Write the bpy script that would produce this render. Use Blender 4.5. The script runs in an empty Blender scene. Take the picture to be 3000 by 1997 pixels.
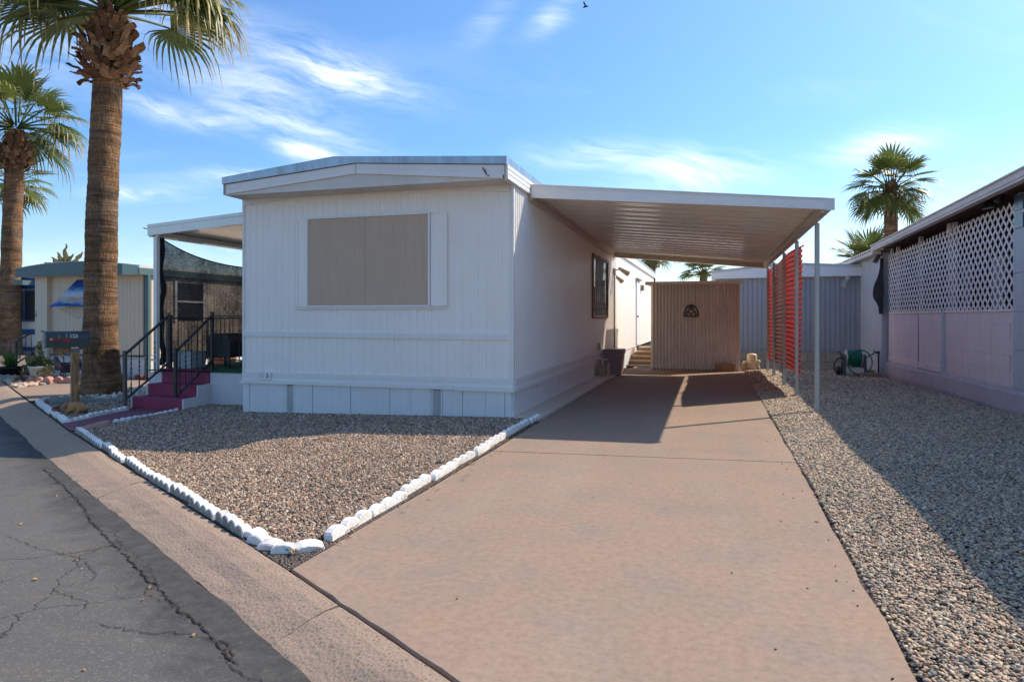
import bpy, bmesh, math, random
import numpy as np
from mathutils import Vector, Matrix, Euler
from math import sin, cos, pi, radians, atan2, sqrt, hypot

random.seed(7)
RNG = np.random.default_rng(7)
SC = bpy.context.scene
COL = SC.collection

# ------------------------------------------------------------------ camera, sky, sun, exposure
HC = 1.164
YAW = math.atan(590 / 2000.0)
cam = bpy.data.cameras.new('camera')
camo = bpy.data.objects.new('camera', cam)
COL.objects.link(camo)
camo.location = (0, 0, HC)
camo.rotation_euler = (pi / 2, 0, YAW)
cam.sensor_width = 36
cam.lens = 24
cam.shift_y = -68.5 / 3000
cam.clip_start = 0.05
cam.clip_end = 3000
SC.camera = camo

SUNV = Vector((0.74, 0.72, 1.0)).normalized()
sl = bpy.data.lights.new('sun', 'SUN')
sl.energy = 2.7
sl.angle = radians(0.53)
sl.color = (1.0, 0.885, 0.735)
so = bpy.data.objects.new('sun', sl)
COL.objects.link(so)
so.rotation_euler = SUNV.to_track_quat('Z', 'Y').to_euler()
so.location = (10, 10, 20)

SC.view_settings.view_transform = 'Standard'
SC.view_settings.look = 'None'
SC.view_settings.exposure = 1.10
SC.view_settings.gamma = 1.0
SC.view_settings.use_curve_mapping = False
SC.cycles.max_bounces = 12
SC.cycles.diffuse_bounces = 8
SC.cycles.glossy_bounces = 4
SC.cycles.transparent_max_bounces = 12

W = bpy.data.worlds.new('World')
SC.world = W
W.use_nodes = True
wt = W.node_tree
wt.nodes.clear()


class NT:
    """small helper to write node graphs"""
    def __init__(self, t):
        self.t = t

    def n(self, typ, ins=None, **props):
        nd = self.t.nodes.new(typ)
        for k, v in props.items():
            setattr(nd, k, v)
        for k, v in (ins or {}).items():
            s = nd.inputs[k]
            if hasattr(v, 'is_linked'):
                self.t.links.new(v, s)
            else:
                s.default_value = v
        return nd

    def m(self, op, a, b=None, c=None, clamp=False):
        ins = {0: a}
        if b is not None:
            ins[1] = b
        if c is not None:
            ins[2] = c
        nd = self.n('ShaderNodeMath', ins, operation=op)
        nd.use_clamp = clamp
        return nd.outputs[0]

    def vm(self, op, a, b=None):
        ins = {0: a}
        if b is not None:
            ins[1] = b
        nd = self.n('ShaderNodeVectorMath', ins, operation=op)
        return nd.outputs['Value'] if op in ('LENGTH', 'DOT_PRODUCT', 'DISTANCE') else nd.outputs[0]

    def noise(self, vec, scale, detail=3, rough=0.55, dist=0.0, col=False):
        nd = self.n('ShaderNodeTexNoise', {'Vector': vec, 'Scale': scale, 'Detail': detail,
                                           'Roughness': rough, 'Distortion': dist})
        return nd.outputs['Color' if col else 'Fac']

    def vor(self, vec, scale, feature='F1', out='Distance', rnd=1.0):
        nd = self.n('ShaderNodeTexVoronoi', {'Vector': vec, 'Scale': scale, 'Randomness': rnd}, feature=feature)
        return nd.outputs[out]

    def ramp(self, fac, stops, interp='LINEAR'):
        nd = self.n('ShaderNodeValToRGB', {0: fac})
        cr = nd.color_ramp
        cr.interpolation = interp
        while len(cr.elements) < len(stops):
            cr.elements.new(0.5)
        for e, (p, c) in zip(cr.elements, stops):
            e.position = p
            if not hasattr(c, '__len__'):
                c = (c, c, c)
            e.color = (*c[:3], 1)
        return nd.outputs[0]

    def mr(self, v, a, b, c=0.0, d=1.0):
        nd = self.n('ShaderNodeMapRange', {0: v, 1: a, 2: b, 3: c, 4: d})
        return nd.outputs[0]

    def mix(self, fac, a, b, blend='MIX'):
        nd = self.t.nodes.new('ShaderNodeMix')
        nd.data_type = 'RGBA'
        nd.blend_type = blend
        nd.clamp_factor = True
        for s, v in ((nd.inputs[0], fac), (nd.inputs[6], a), (nd.inputs[7], b)):
            if hasattr(v, 'is_linked'):
                self.t.links.new(v, s)
            else:
                if hasattr(v, '__len__') and len(v) == 3:
                    v = (*v, 1)
                s.default_value = v
        return nd.outputs[2]

    def mapv(self, vec, loc=(0, 0, 0), rot=(0, 0, 0), sc=(1, 1, 1)):
        return self.n('ShaderNodeMapping', {0: vec, 1: loc, 2: rot, 3: sc}).outputs[0]

    def bump(self, h, strength=0.4, dist=0.01, normal=None):
        ins = {'Strength': strength, 'Distance': dist, 'Height': h}
        if normal is not None:
            ins['Normal'] = normal
        return self.n('ShaderNodeBump', ins).outputs[0]


# sky: physical sky plus thin cirrus
w = NT(wt)
sky = w.n('ShaderNodeTexSky', sky_type='NISHITA')
sky.sun_disc = False
sky.sun_elevation = math.asin(SUNV.z)
sky.sun_rotation = atan2(SUNV.x, SUNV.y)
sky.altitude = 300
sky.air_density = 1.0
sky.dust_density = 1.1
sky.ozone_density = 2.0
gen = w.n('ShaderNodeTexCoord').outputs['Generated']
sep = w.n('ShaderNodeSeparateXYZ', {0: gen})
dx, dy, dz = sep.outputs
yy = w.m('MAXIMUM', dy, 0.08)
pu = w.m('DIVIDE', dx, yy)
pv = w.m('DIVIDE', dz, yy)
P2 = w.n('ShaderNodeCombineXYZ', {0: pu, 1: pv, 2: 0.0}).outputs[0]
# wisp bodies: centre (u, v), half length, half width, tilt, density
wisps = [(-0.94, 0.54, 0.30, 0.045, -18, 0.40), (-0.61, 0.41, 0.135, 0.030, -20, 1.0), (-0.70, 0.335, 0.15, 0.022, -24, 0.75),
         (-0.655, 0.275, 0.060, 0.016, -20, 1.0), (-0.88, 0.36, 0.17, 0.022, -16, 0.55), (-0.76, 0.405, 0.17, 0.045, -24, 0.45),
         (-1.35, 0.55, 0.35, 0.05, -14, 0.35), (-1.02, 0.225, 0.09, 0.012, -4, 0.6), (-0.76, 0.235, 0.10, 0.012, -5, 0.55),
         (-0.16, 0.235, 0.08, 0.020, -6, 0.60), (-0.03, 0.205, 0.085, 0.028, -3, 0.85), (0.22, 0.225, 0.055, 0.020, 8, 0.80),
         (0.55, 0.17, 0.28, 0.030, 8, 0.40), (0.10, 0.115, 0.6, 0.035, 0, 0.25), (-1.0, 0.11, 0.5, 0.035, 0, 0.22),
         (-0.33, 0.46, 0.04, 0.02, 40, 0.25), (-0.24, 0.445, 0.035, 0.018, 35, 0.38)]
warp = w.noise(w.mapv(P2, sc=(1, 2, 1)), 2.6, 4, 0.6, 0, True)
Pw = w.n('ShaderNodeVectorMath', {0: warp, 1: (-0.5, -0.5, -0.5)}, operation='ADD').outputs[0]
Pw = w.n('ShaderNodeVectorMath', {0: Pw, 1: (0.10, 0.07, 0.0)}, operation='MULTIPLY').outputs[0]
P2w = w.n('ShaderNodeVectorMath', {0: P2, 1: Pw}, operation='ADD').outputs[0]
total = None
for (cu, cv, L, Wd, tilt, dens) in wisps:
    q = w.n('ShaderNodeVectorMath', {0: P2w, 1: (-cu, -cv, 0)}, operation='ADD').outputs[0]
    q = w.n('ShaderNodeVectorRotate', {'Vector': q, 'Angle': radians(-tilt)}, rotation_type='Z_AXIS').outputs[0]
    q = w.n('ShaderNodeVectorMath', {0: q, 1: (1 / L, 1 / Wd, 0)}, operation='MULTIPLY').outputs[0]
    d2 = w.vm('DOT_PRODUCT', q, q)
    g = w.m('MULTIPLY', w.m('POWER', 2.718, w.m('MULTIPLY', d2, -0.9)), dens)
    total = g if total is None else w.m('MAXIMUM', total, g)
pr = w.n('ShaderNodeVectorRotate', {'Vector': P2w, 'Angle': radians(18)}, rotation_type='Z_AXIS').outputs[0]
f1 = w.noise(w.mapv(pr, sc=(3.0, 15, 1)), 1.6, 7, 0.62, 0.6)
f2 = w.noise(w.mapv(pr, sc=(8.0, 60, 1)), 1.5, 5, 0.65, 0.3)
fib = w.m('ADD', w.m('MULTIPLY', f1, 0.7), w.m('MULTIPLY', f2, 0.3))
fibm = w.mr(fib, 0.36, 0.70)
front = w.mr(dy, 0.05, 0.2)
# thin veil of the same cirrus over the whole dome
zz = w.m('ADD', w.m('MAXIMUM', dz, 0.0), 0.22)
dome = w.n('ShaderNodeCombineXYZ', {0: w.m('DIVIDE', dx, zz), 1: w.m('DIVIDE', dy, zz), 2: 0.0}).outputs[0]
dome = w.n('ShaderNodeVectorRotate', {'Vector': dome, 'Angle': radians(-28)}, rotation_type='Z_AXIS').outputs[0]
v1 = w.noise(w.mapv(dome, sc=(0.55, 1.9, 1)), 1.5, 6, 0.6, 0.5)
veil = w.mr(v1, 0.52, 0.88, 0.0, 0.14)
cl = w.m('ADD', w.m('MULTIPLY', w.m('MULTIPLY', total, fibm), front), veil)
cl = w.m('MINIMUM', cl, 0.9)
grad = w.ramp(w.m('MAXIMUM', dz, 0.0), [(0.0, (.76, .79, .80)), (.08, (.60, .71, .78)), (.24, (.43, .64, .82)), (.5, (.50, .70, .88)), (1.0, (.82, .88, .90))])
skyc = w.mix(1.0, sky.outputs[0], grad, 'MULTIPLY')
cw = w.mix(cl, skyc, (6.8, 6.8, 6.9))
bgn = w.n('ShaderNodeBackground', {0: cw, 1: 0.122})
out = w.n('ShaderNodeOutputWorld')
wt.links.new(bgn.outputs[0], out.inputs[0])

# ------------------------------------------------------------------ object helpers
ORG = {}


def setp(o, label=None, cat=None, group=None, kind=None):
    if label: o['label'] = label
    if cat: o['category'] = cat
    if group: o['group'] = group
    if kind: o['kind'] = kind
    return o


def thing(name, label, cat, loc=(0, 0, 0), group=None, kind=None):
    o = bpy.data.objects.new(name, None)
    COL.objects.link(o)
    o.location = loc
    o.empty_display_size = 0.2
    ORG[o] = Vector(loc)
    return setp(o, label, cat, group, kind)


class MB:
    def __init__(self):
        self.v, self.f = [], []

    def add(self, vs, fs):
        b = len(self.v)
        self.v += [tuple(x) for x in vs]
        self.f += [tuple(b + i for i in f) for f in fs]
        return self

    def box(self, x0, x1, y0, y1, z0, z1):
        vs = [(x, y, z) for z in (z0, z1) for y in (y0, y1) for x in (x0, x1)]
        return self.add(vs, [(0, 2, 3, 1), (4, 5, 7, 6), (0, 1, 5, 4), (2, 6, 7, 3), (0, 4, 6, 2), (1, 3, 7, 5)])

    def obox(self, c, size, rot=(0, 0, 0)):
        M = Euler(rot).to_matrix()
        sx, sy, sz = size
        vs = [Vector(c) + M @ Vector((a * sx / 2, b * sy / 2, d * sz / 2)) for d in (-1, 1) for b in (-1, 1) for a in (-1, 1)]
        return self.add(vs, [(0, 2, 3, 1), (4, 5, 7, 6), (0, 1, 5, 4), (2, 6, 7, 3), (0, 4, 6, 2), (1, 3, 7, 5)])

    def cbox(self, x0, x1, y0, y1, z0, z1, b=0.01):
        """box with chamfered vertical and top edges"""
        o = [(x0 + b, y0), (x1 - b, y0), (x1, y0 + b), (x1, y1 - b), (x1 - b, y1), (x0 + b, y1), (x0, y1 - b), (x0, y0 + b)]
        cx, cy = (x0 + x1) / 2, (y0 + y1) / 2
        i = [(x + (b if x < cx else -b) * .7, y + (b if y < cy else -b) * .7) for x, y in o]
        vs = [(x, y, z0) for x, y in o] + [(x, y, z1 - b) for x, y in o] + [(x, y, z1) for x, y in i]
        fs = [tuple(range(7, -1, -1)), tuple(range(16, 24))]
        for r in (0, 8):
            for k in range(8):
                fs.append((r + k, r + (k + 1) % 8, r + 8 + (k + 1) % 8, r + 8 + k))
        return self.add(vs, fs)

    def prism(self, poly, axis, a, b):
        """extrude a closed 2D polygon along axis ('x','y','z') from a to b"""
        n = len(poly)
        def mk(p, t):
            return {'x': (t, p[0], p[1]), 'y': (p[0], t, p[1]), 'z': (p[0], p[1], t)}[axis]
        vs = [mk(p, a) for p in poly] + [mk(p, b) for p in poly]
        fs = [tuple(range(n)), tuple(range(2 * n - 1, n - 1, -1))]
        fs += [(k, n + k, n + (k + 1) % n, (k + 1) % n) for k in range(n)]
        return self.add(vs, fs)

    def beam(self, p, q, wd, ht, up=(0, 0, 1)):
        p, q = Vector(p), Vector(q)
        d = (q - p).normalized()
        u = Vector(up)
        s = d.cross(u)
        if s.length < 1e-4:
            s = d.cross(Vector((0, 1, 0)))
        s.normalize()
        u = s.cross(d).normalized()
        vs = []
        for c in (p, q):
            for a, b in ((-1, -1), (1, -1), (1, 1), (-1, 1)):
                vs.append(c + s * a * wd / 2 + u * b * ht / 2)
        return self.add(vs, [(0, 3, 2, 1), (4, 5, 6, 7), (0, 1, 5, 4), (1, 2, 6, 5), (2, 3, 7, 6), (3, 0, 4, 7)])

    def tube(self, pts, r, n=8, caps=True):
        pts = [Vector(p) for p in pts]
        rs = r if hasattr(r, '__len__') else [r] * len(pts)
        vs, fs = [], []
        prev = None
        for i, p in enumerate(pts):
            d = (pts[min(i + 1, len(pts) - 1)] - pts[max(i - 1, 0)]).normalized()
            if prev is None:
                s = d.cross(Vector((0, 0, 1)))
                if s.length < 1e-3:
                    s = d.cross(Vector((0, 1, 0)))
            else:
                s = prev - d * prev.dot(d)
            s.normalize()
            prev = s
            u = s.cross(d)
            for k in range(n):
                a = 2 * pi * k / n
                vs.append(p + (s * cos(a) + u * sin(a)) * rs[i])
        for i in range(len(pts) - 1):
            for k in range(n):
                fs.append((i * n + k, i * n + (k + 1) % n, (i + 1) * n + (k + 1) % n, (i + 1) * n + k))
        if caps:
            fs.append(tuple(range(n - 1, -1, -1)))
            fs.append(tuple(range((len(pts) - 1) * n, len(pts) * n)))
        return self.add(vs, fs)

    def lathe(self, prof, c=(0, 0, 0), n=20, caps=True):
        return self.tube([(c[0], c[1], c[2] + z) for r, z in prof], [r for r, z in prof], n, caps)

    def corr(self, a0, a1, put, zlo, zhi, period, depth, kind='rib'):
        """corrugated sheet: put(a, off, z) -> xyz; runs along a, ridges vertical between zlo(a) and zhi(a)"""
        prof = {'rib': [(0, 0), (.55, 0), (.65, 1), (.90, 1)],
                'rib2': [(0, 0), (.10, 1), (.30, 1), (.40, .25), (.55, .25), (.62, .6), (.78, .6), (.85, 0)],
                'sin': [(k / 8, .5 - .5 * cos(2 * pi * k / 8)) for k in range(8)]}[kind]
        cols = []
        k = 0
        while True:
            done = False
            for (s, o) in prof:
                a = a0 + (k + s) * period
                if a > a1:
                    done = True
                    break
                cols.append((a, o * depth))
            if done:
                break
            k += 1
        cols.append((a1, 0))
        vs, fs = [], []
        for a, o in cols:
            vs += [put(a, o, zlo(a)), put(a, o, zhi(a))]
        for i in range(len(cols) - 1):
            fs.append((2 * i, 2 * i + 2, 2 * i + 3, 2 * i + 1))
        return self.add(vs, fs)

    def build(self, name, mat, parent=None, smooth=False, label=None, cat=None, group=None, kind=None, attr=None):
        me = bpy.data.meshes.new(name)
        org = ORG[parent] if parent is not None else Vector((0, 0, 0))
        me.from_pydata([Vector(v) - org for v in self.v], [], self.f)
        if attr:
            at = me.attributes.new(attr[0], 'FLOAT', 'POINT')
            at.data.foreach_set('value', attr[1])
        if smooth:
            me.polygons.foreach_set('use_smooth', [True] * len(me.polygons))
        me.materials.append(mat)
        me.update()
        o = bpy.data.objects.new(name, me)
        COL.objects.link(o)
        if parent is not None:
            o.parent = parent
            ORG[o] = org
        else:
            ORG[o] = Vector((0, 0, 0))
        if smooth:
            pass
        return setp(o, label, cat, group, kind)


def box(name, mat, x0, x1, y0, y1, z0, z1, parent=None, **k):
    return MB().box(x0, x1, y0, y1, z0, z1).build(name, mat, parent, **k)


def mesh_only(mb, name, mat, smooth=False, attr=None):
    me = bpy.data.meshes.new(name)
    me.from_pydata([tuple(v) for v in mb.v], [], mb.f)
    if attr:
        at = me.attributes.new(attr[0], 'FLOAT', 'POINT')
        at.data.foreach_set('value', attr[1])
    if smooth:
        me.polygons.foreach_set('use_smooth', [True] * len(me.polygons))
    me.materials.append(mat)
    return me


def inst(name, me, parent, loc, rot=(0, 0, 0), sc=(1, 1, 1), **k):
    """an object of its own sharing mesh data"""
    o = bpy.data.objects.new(name, me)
    COL.objects.link(o)
    if parent is not None:
        o.parent = parent
        o.location = Vector(loc) - ORG[parent]
        ORG[o] = ORG[parent]
    else:
        o.location = loc
        ORG[o] = Vector((0, 0, 0))
    o.rotation_euler = rot
    o.scale = sc
    return setp(o, k.get('label'), k.get('cat'), k.get('group'), k.get('kind'))


def text(name, body, size, mat, parent, loc, rot, bold=0.0, extrude=0.001):
    cu = bpy.data.curves.new(name, 'FONT')
    cu.body = body
    cu.size = size
    cu.extrude = extrude
    cu.offset = bold
    cu.align_x = 'CENTER'
    cu.align_y = 'CENTER'
    tmp = bpy.data.objects.new('tmp', cu)
    me = bpy.data.meshes.new_from_object(tmp)
    bpy.data.objects.remove(tmp)
    me.materials.clear()
    me.materials.append(mat)
    return inst(name, me, parent, loc, rot)


# ------------------------------------------------------------------ materials
def newmat(name):
    m = bpy.data.materials.new(name)
    m.use_nodes = True
    m.node_tree.nodes.clear()
    return m, NT(m.node_tree)


def finish(m, g, col, rough=0.6, spec=0.3, normal=None, metal=0.0, extra=None):
    ins = {'Base Color': col if hasattr(col, 'is_linked') else (*col, 1), 'Roughness': rough,
           'Specular IOR Level': spec, 'Metallic': metal}
    if normal is not None:
        ins['Normal'] = normal
    p = g.n('ShaderNodeBsdfPrincipled', ins)
    o = g.n('ShaderNodeOutputMaterial')
    g.t.links.new(p.outputs[0], o.inputs[0])
    return m


def pmat(name, base, rough=0.6, var=0.10, vs=2.0, bump=0.0, bs=60, spec=0.3, metal=0.0, streak=0.0, dirt=0.0,
         dirtcol=(0.25, 0.19, 0.13), ds=5.0, rnd=0.0, wear=0.0, wearcol=(.3, .25, .2)):
    m, g = newmat(name)
    co = g.n('ShaderNodeTexCoord').outputs['Object']
    geo = g.n('ShaderNodeNewGeometry').outputs['Position']
    n1 = g.noise(geo, vs, 4, 0.6)
    f = g.mr(n1, 0.3, 0.7, 1 - var, 1 + var)
    if rnd:
        r = g.n('ShaderNodeObjectInfo').outputs['Random']
        f = g.m('MULTIPLY', f, g.mr(r, 0, 1, 1 - rnd, 1 + rnd))
    if streak:
        s = g.noise(g.mapv(geo, sc=(14, 14, 0.7)), 1.2, 4, 0.6)
        f = g.m('MULTIPLY', f, g.mr(s, 0.35, 0.7, 1 + streak * .3, 1 - streak))
    fc = g.n('ShaderNodeCombineXYZ', {0: f, 1: f, 2: f}).outputs[0]
    col = g.mix(1.0, (*base, 1), fc, 'MULTIPLY')
    if dirt:
        dn = g.noise(geo, ds, 6, 0.65, 0.4)
        col = g.mix(g.mr(dn, 0.52, 0.75, 0, dirt), col, dirtcol)
    if wear:
        wn = g.noise(geo, 9, 7, 0.7, 0.3)
        col = g.mix(g.mr(wn, 0.66, 0.70, 0, wear), col, wearcol)
    nrm = None
    if bump:
        nrm = g.bump(g.noise(geo, bs, 4, 0.6), bump, 0.01)
    rr = g.mr(g.noise(geo, vs * 3, 3), 0.3, 0.7, rough - .06, rough + .06)
    return finish(m, g, col, rr, spec, nrm, metal)


M = {}
M['white_siding'] = pmat('white_siding', (.87, .82, .755), .40, .03, 1.2, .03, 8, .35, streak=.03, dirt=.08, dirtcol=(.55, .42, .33), ds=2.2)
M['white_trim'] = pmat('white_trim', (.77, .75, .72), .45, .04, 2, .08, 20, .35, dirt=.22, dirtcol=(.50, .40, .30), ds=4, wear=.35, wearcol=(.42, .32, .22))
M['skirt_white'] = pmat('skirt_white', (.72, .72, .71), .45, .05, 1.5, .10, 5, .35, streak=.06, dirt=.2, dirtcol=(.48, .40, .32), ds=3)
M['galv'] = pmat('galvanized_steel', (.36, .40, .44), .34, .10, 2, .06, 10, .5, metal=.75, streak=.22, dirt=.25, dirtcol=(.35, .33, .31))
M['alu'] = pmat('painted_aluminium', (.80, .77, .70), .15, .05, 3, .02, 10, .9, streak=.05, dirt=.15, dirtcol=(.4, .33, .26))
M['cream_trim'] = pmat('cream_trim', (.62, .54, .45), .5, .06, 3, .05, 20, .3, dirt=.3, dirtcol=(.35, .26, .18))
M['screen_tan'] = None
M['shed'] = pmat('beige_shed_paint', (.80, .72, .64), .5, .06, 1.5, .05, 15, .3, streak=.12, dirt=.25, dirtcol=(.36, .25, .18), ds=3)
M['grey_siding'] = pmat('grey_siding', (.33, .35, .39), .5, .05, 1.2, .05, 10, .3, streak=.08)
M['grey_light'] = pmat('light_grey_siding', (.52, .53, .56), .5, .05, 1.2, .05, 10, .3, streak=.08, dirt=.2, dirtcol=(.36, .31, .28))
M['white_fascia'] = pmat('white_fascia', (.78, .78, .78), .5, .04, 1, .05, 20)
M['block'] = pmat('concrete_block', (.40, .36, .31), .85, .10, 6, .35, 90, .15, rnd=.06, dirt=.3, dirtcol=(.28, .23, .18), ds=7)
M['pinkwhite'] = pmat('pale_pink_paint', (.80, .67, .66), .55, .05, 2, .08, 12, .3, streak=.10, dirt=.2, dirtcol=(.50, .36, .32), ds=4)
M['lavender'] = pmat('peeling_lavender_paint', (.52, .44, .47), .65, .08, 3, .25, 40, .25, dirt=.35, dirtcol=(.33, .24, .22), ds=5, wear=.8, wearcol=(.30, .20, .17))
M['lattice'] = pmat('white_lattice', (.82, .75, .73), .5, .06, 5, .05, 20, .3, rnd=.05)
M['eave'] = pmat('mauve_grey_gutter', (.56, .47, .44), .45, .06, 2, .05, 15, .35, dirt=.2)
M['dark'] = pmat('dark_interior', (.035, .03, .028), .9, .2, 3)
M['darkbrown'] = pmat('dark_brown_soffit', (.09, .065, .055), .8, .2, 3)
M['black_iron'] = pmat('black_wrought_iron', (.022, .022, .024), .45, .2, 9, .1, 60, .5, wear=.6, wearcol=(.16, .08, .045))
M['rusty_iron'] = pmat('rusty_grey_iron', (.11, .095, .085), .6, .3, 8, .2, 60, .4, dirt=.7, dirtcol=(.14, .065, .035), ds=8)
M['black_plastic'] = pmat('black_plastic', (.018, .018, .02), .45, .2, 5, 0, 10, .45)
M['charcoal'] = pmat('charcoal_plastic', (.07, .07, .085), .45, .15, 5, 0, 10, .45)
M['white_plastic'] = pmat('off_white_plastic', (.62, .58, .56), .5, .06, 5, .03, 30, .35, dirt=.25)
M['mauve_plastic'] = pmat('mauve_brown_plastic', (.30, .20, .195), .5, .06, 4, .05, 30, .35, dirt=.15)
M['post_metal'] = pmat('grey_metal_post', (.46, .45, .42), .38, .06, 4, .03, 30, .5, metal=.3, streak=.1)
M['maroon'] = pmat('maroon_painted_concrete', (.27, .038, .085), .55, .22, 4, .2, 40, .3, dirt=.55, dirtcol=(.085, .035, .05), ds=3.5)
M['maroon_faded'] = pmat('faded_maroon_concrete', (.20, .075, .105), .65, .18, 3, .2, 50, .25, dirt=.45, dirtcol=(.20, .11, .12), ds=4)
M['white_concrete'] = pmat('white_painted_concrete', (.66, .63, .64), .7, .05, 3, .25, 25, .25, dirt=.25, dirtcol=(.45, .38, .34))
M['edging_white'] = pmat('white_painted_edging', (.78, .76, .72), .75, .07, 6, .45, 55, .2, rnd=.12, dirt=.75, dirtcol=(.42, .34, .27), ds=8, wear=.75, wearcol=(.40, .34, .28))
M['edging_bare'] = pmat('bare_cement_face', (.34, .29, .24), .9, .2, 9, .5, 50, .15, dirt=.7, dirtcol=(.66, .63, .58), ds=12)
M['edging_grey'] = pmat('grey_cement_edging', (.30, .28, .25), .85, .15, 6, .5, 50, .15, rnd=.1, dirt=.4, dirtcol=(.18, .15, .12), ds=7)
M['edging_pink'] = pmat('pink_cement_edging', (.44, .24, .19), .85, .12, 6, .4, 50, .15, rnd=.1)
M['edging_red'] = pmat('dark_red_cement_edging', (.15, .075, .065), .85, .12, 6, .4, 50, .15)
M['astro'] = pmat('green_porch_carpet', (.03, .13, .07), .9, .15, 3, .4, 300, .1)
M['terracotta'] = pmat('terracotta', (.30, .11, .06), .7, .15, 6, .2, 60)
M['dogfur'] = pmat('painted_tan_dog', (.42, .20, .075), .55, .16, 9, .25, 60, .35, dirt=.35, dirtcol=(.25, .11, .04), ds=14)
M['dogdark'] = pmat('painted_brown_detail', (.05, .02, .012), .5, .2, 9)
M['mailbox'] = pmat('dark_slate_mailbox', (.030, .038, .045), .33, .18, 5, .10, 18, .5, dirt=.35, dirtcol=(.14, .16, .17), ds=6)
M['mailend'] = pmat('weathered_mailbox_end', (.20, .20, .20), .5, .25, 10, .1, 30, .4, dirt=.5, dirtcol=(.06, .06, .06))
M['red_flag'] = pmat('red_plastic_flag', (.42, .018, .022), .4, .1, 9, 0, 10, .4)
M['pink_ball'] = pmat('pink_reflector', (.75, .22, .17), .4, .1, 9, 0, 10, .4)
M['number_white'] = pmat('worn_cream_number', (.68, .60, .50), .6, .25, 30)
M['number_dark'] = pmat('dark_number', (.05, .06, .08), .6, .1, 10)
M['number_faint'] = pmat('faded_number', (.55, .47, .42), .6, .1, 10)
M['cream_siding'] = pmat('cream_siding', (.68, .56, .42), .55, .04, 1, .05, 15, .3, streak=.08)
M['cream_skirt'] = pmat('cream_white_skirt', (.66, .63, .60), .55, .05, 1.5, .05, 15, .3, streak=.08)
M['green_fascia'] = pmat('grey_green_fascia', (.10, .16, .16), .45, .08, 2, .05, 20, .35, streak=.08)
M['green_light'] = pmat('pale_green_flashing', (.40, .52, .42), .5, .1, 5, .05, 20, .3, dirt=.3)
M['roof_white'] = pmat('white_coated_roof', (.66, .62, .56), .8, .1, 2, .2, 20, .2)
M['blue_paint'] = pmat('bright_blue_paint', (.012, .105, .36), .45, .06, 2, .03, 20, .35)
M['dark_glass'] = pmat('dark_window_glass', (.035, .032, .030), .22, .1, 3, 0, 10, .12)
M['screen_dark'] = pmat('dark_window_screen', (.045, .045, .045), .7, .1, 30, 0, 10, .2)
M['brown_frame'] = pmat('brown_wood_frame', (.23, .115, .055), .6, .2, 8, .2, 50, .3)
M['curtain'] = pmat('grey_curtain', (.20, .18, .17), .85, .1, 6)
M['weathered_wood'] = pmat('weathered_wood', (.33, .25, .17), .8, .2, 6, .3, 40, .2, dirt=.4, dirtcol=(.16, .11, .07))
M['step_wood'] = pmat('pale_step_board', (.55, .47, .37), .75, .15, 5, .2, 40, .2, rnd=.08)
M['timber'] = pmat('tan_timber', (.36, .22, .12), .8, .15, 6, .3, 50, .2)
M['brick_tan'] = pmat('tan_paver', (.32, .20, .13), .85, .12, 6, .3, 60, .15, rnd=.15)
M['pump_cream'] = pmat('aged_cream_pump', (.62, .52, .36), .5, .1, 8, .1, 30, .3, dirt=.5, dirtcol=(.36, .22, .12), ds=9)
M['hose'] = pmat('green_hose', (.008, .19, .12), .38, .12, 14, 0, 10, .45)
M['bronze'] = pmat('dark_bronze', (.10, .085, .07), .42, .2, 14, .1, 60, .5, metal=.4)
M['plaque'] = pmat('pinkish_plaque', (.80, .64, .56), .6, .06, 8)
M['bucket'] = pmat('mint_bucket', (.50, .57, .53), .6, .1, 6, .1, 40, .3, dirt=.5, dirtcol=(.75, .76, .74), ds=14)
M['stem'] = pmat('plant_stem', (.12, .10, .05), .8, .2, 9)
M['leaf_pale'] = None
M['rooster_body'] = pmat('mottled_purple_metal', (.13, .06, .075), .45, .45, 22, .2, 60, .45, dirt=.5, dirtcol=(.03, .05, .09), ds=20)
M['rooster_dark'] = pmat('dark_blue_metal', (.03, .035, .055), .45, .3, 22, .2, 60, .45)
M['rooster_red'] = pmat('red_metal', (.25, .03, .035), .5, .2, 22)
M['lamp_grey'] = pmat('lamp_lens', (.42, .42, .38), .25, .1, 12, 0, 10, .5)
M['lamp_housing'] = pmat('bronze_lamp_housing', (.30, .23, .16), .45, .15, 12, .1, 40, .4)
M['blackcloth'] = pmat('black_cloth', (.030, .030, .038), .9, .25, 6, .3, 80, .1)
M['bluetile'] = pmat('dark_blue_glass_block', (.045, .075, .12), .2, .15, 8, 0, 10, .5)
M['dirt'] = pmat('desert_dirt', (.33, .25, .19), .95, .18, 2, .4, 30, .1)
M['tar'] = pmat('dark_crack_dirt', (.035, .027, .022), .95, .3, 20, .4, 80, .1)
M['seam'] = pmat('dark_joint_dirt', (.06, .045, .035), .95, .3, 20, .4, 80, .1)


def mat_screen():
    m, g = newmat('tan_sun_screen')
    p = g.n('ShaderNodeNewGeometry').outputs['Position']
    a = g.noise(g.mapv(p, sc=(90, 1, 2.2)), 1.0, 4, .7)
    b = g.noise(g.mapv(p, sc=(160, 1, 3)), 1.0, 3, .7)
    st = g.noise(p, 5, 5, .6)
    c = g.mix(g.mr(a, .3, .7), (.50, .375, .270), (.60, .455, .335))
    c = g.mix(g.mr(b, .35, .7, 0, .5), c, (.45, .335, .245))
    c = g.mix(g.mr(st, .60, .75, 0, .35), c, (.64, .53, .42))
    return finish(m, g, c, .8, .2, g.bump(a, .1, .003))


M['screen_tan'] = mat_screen()


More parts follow.
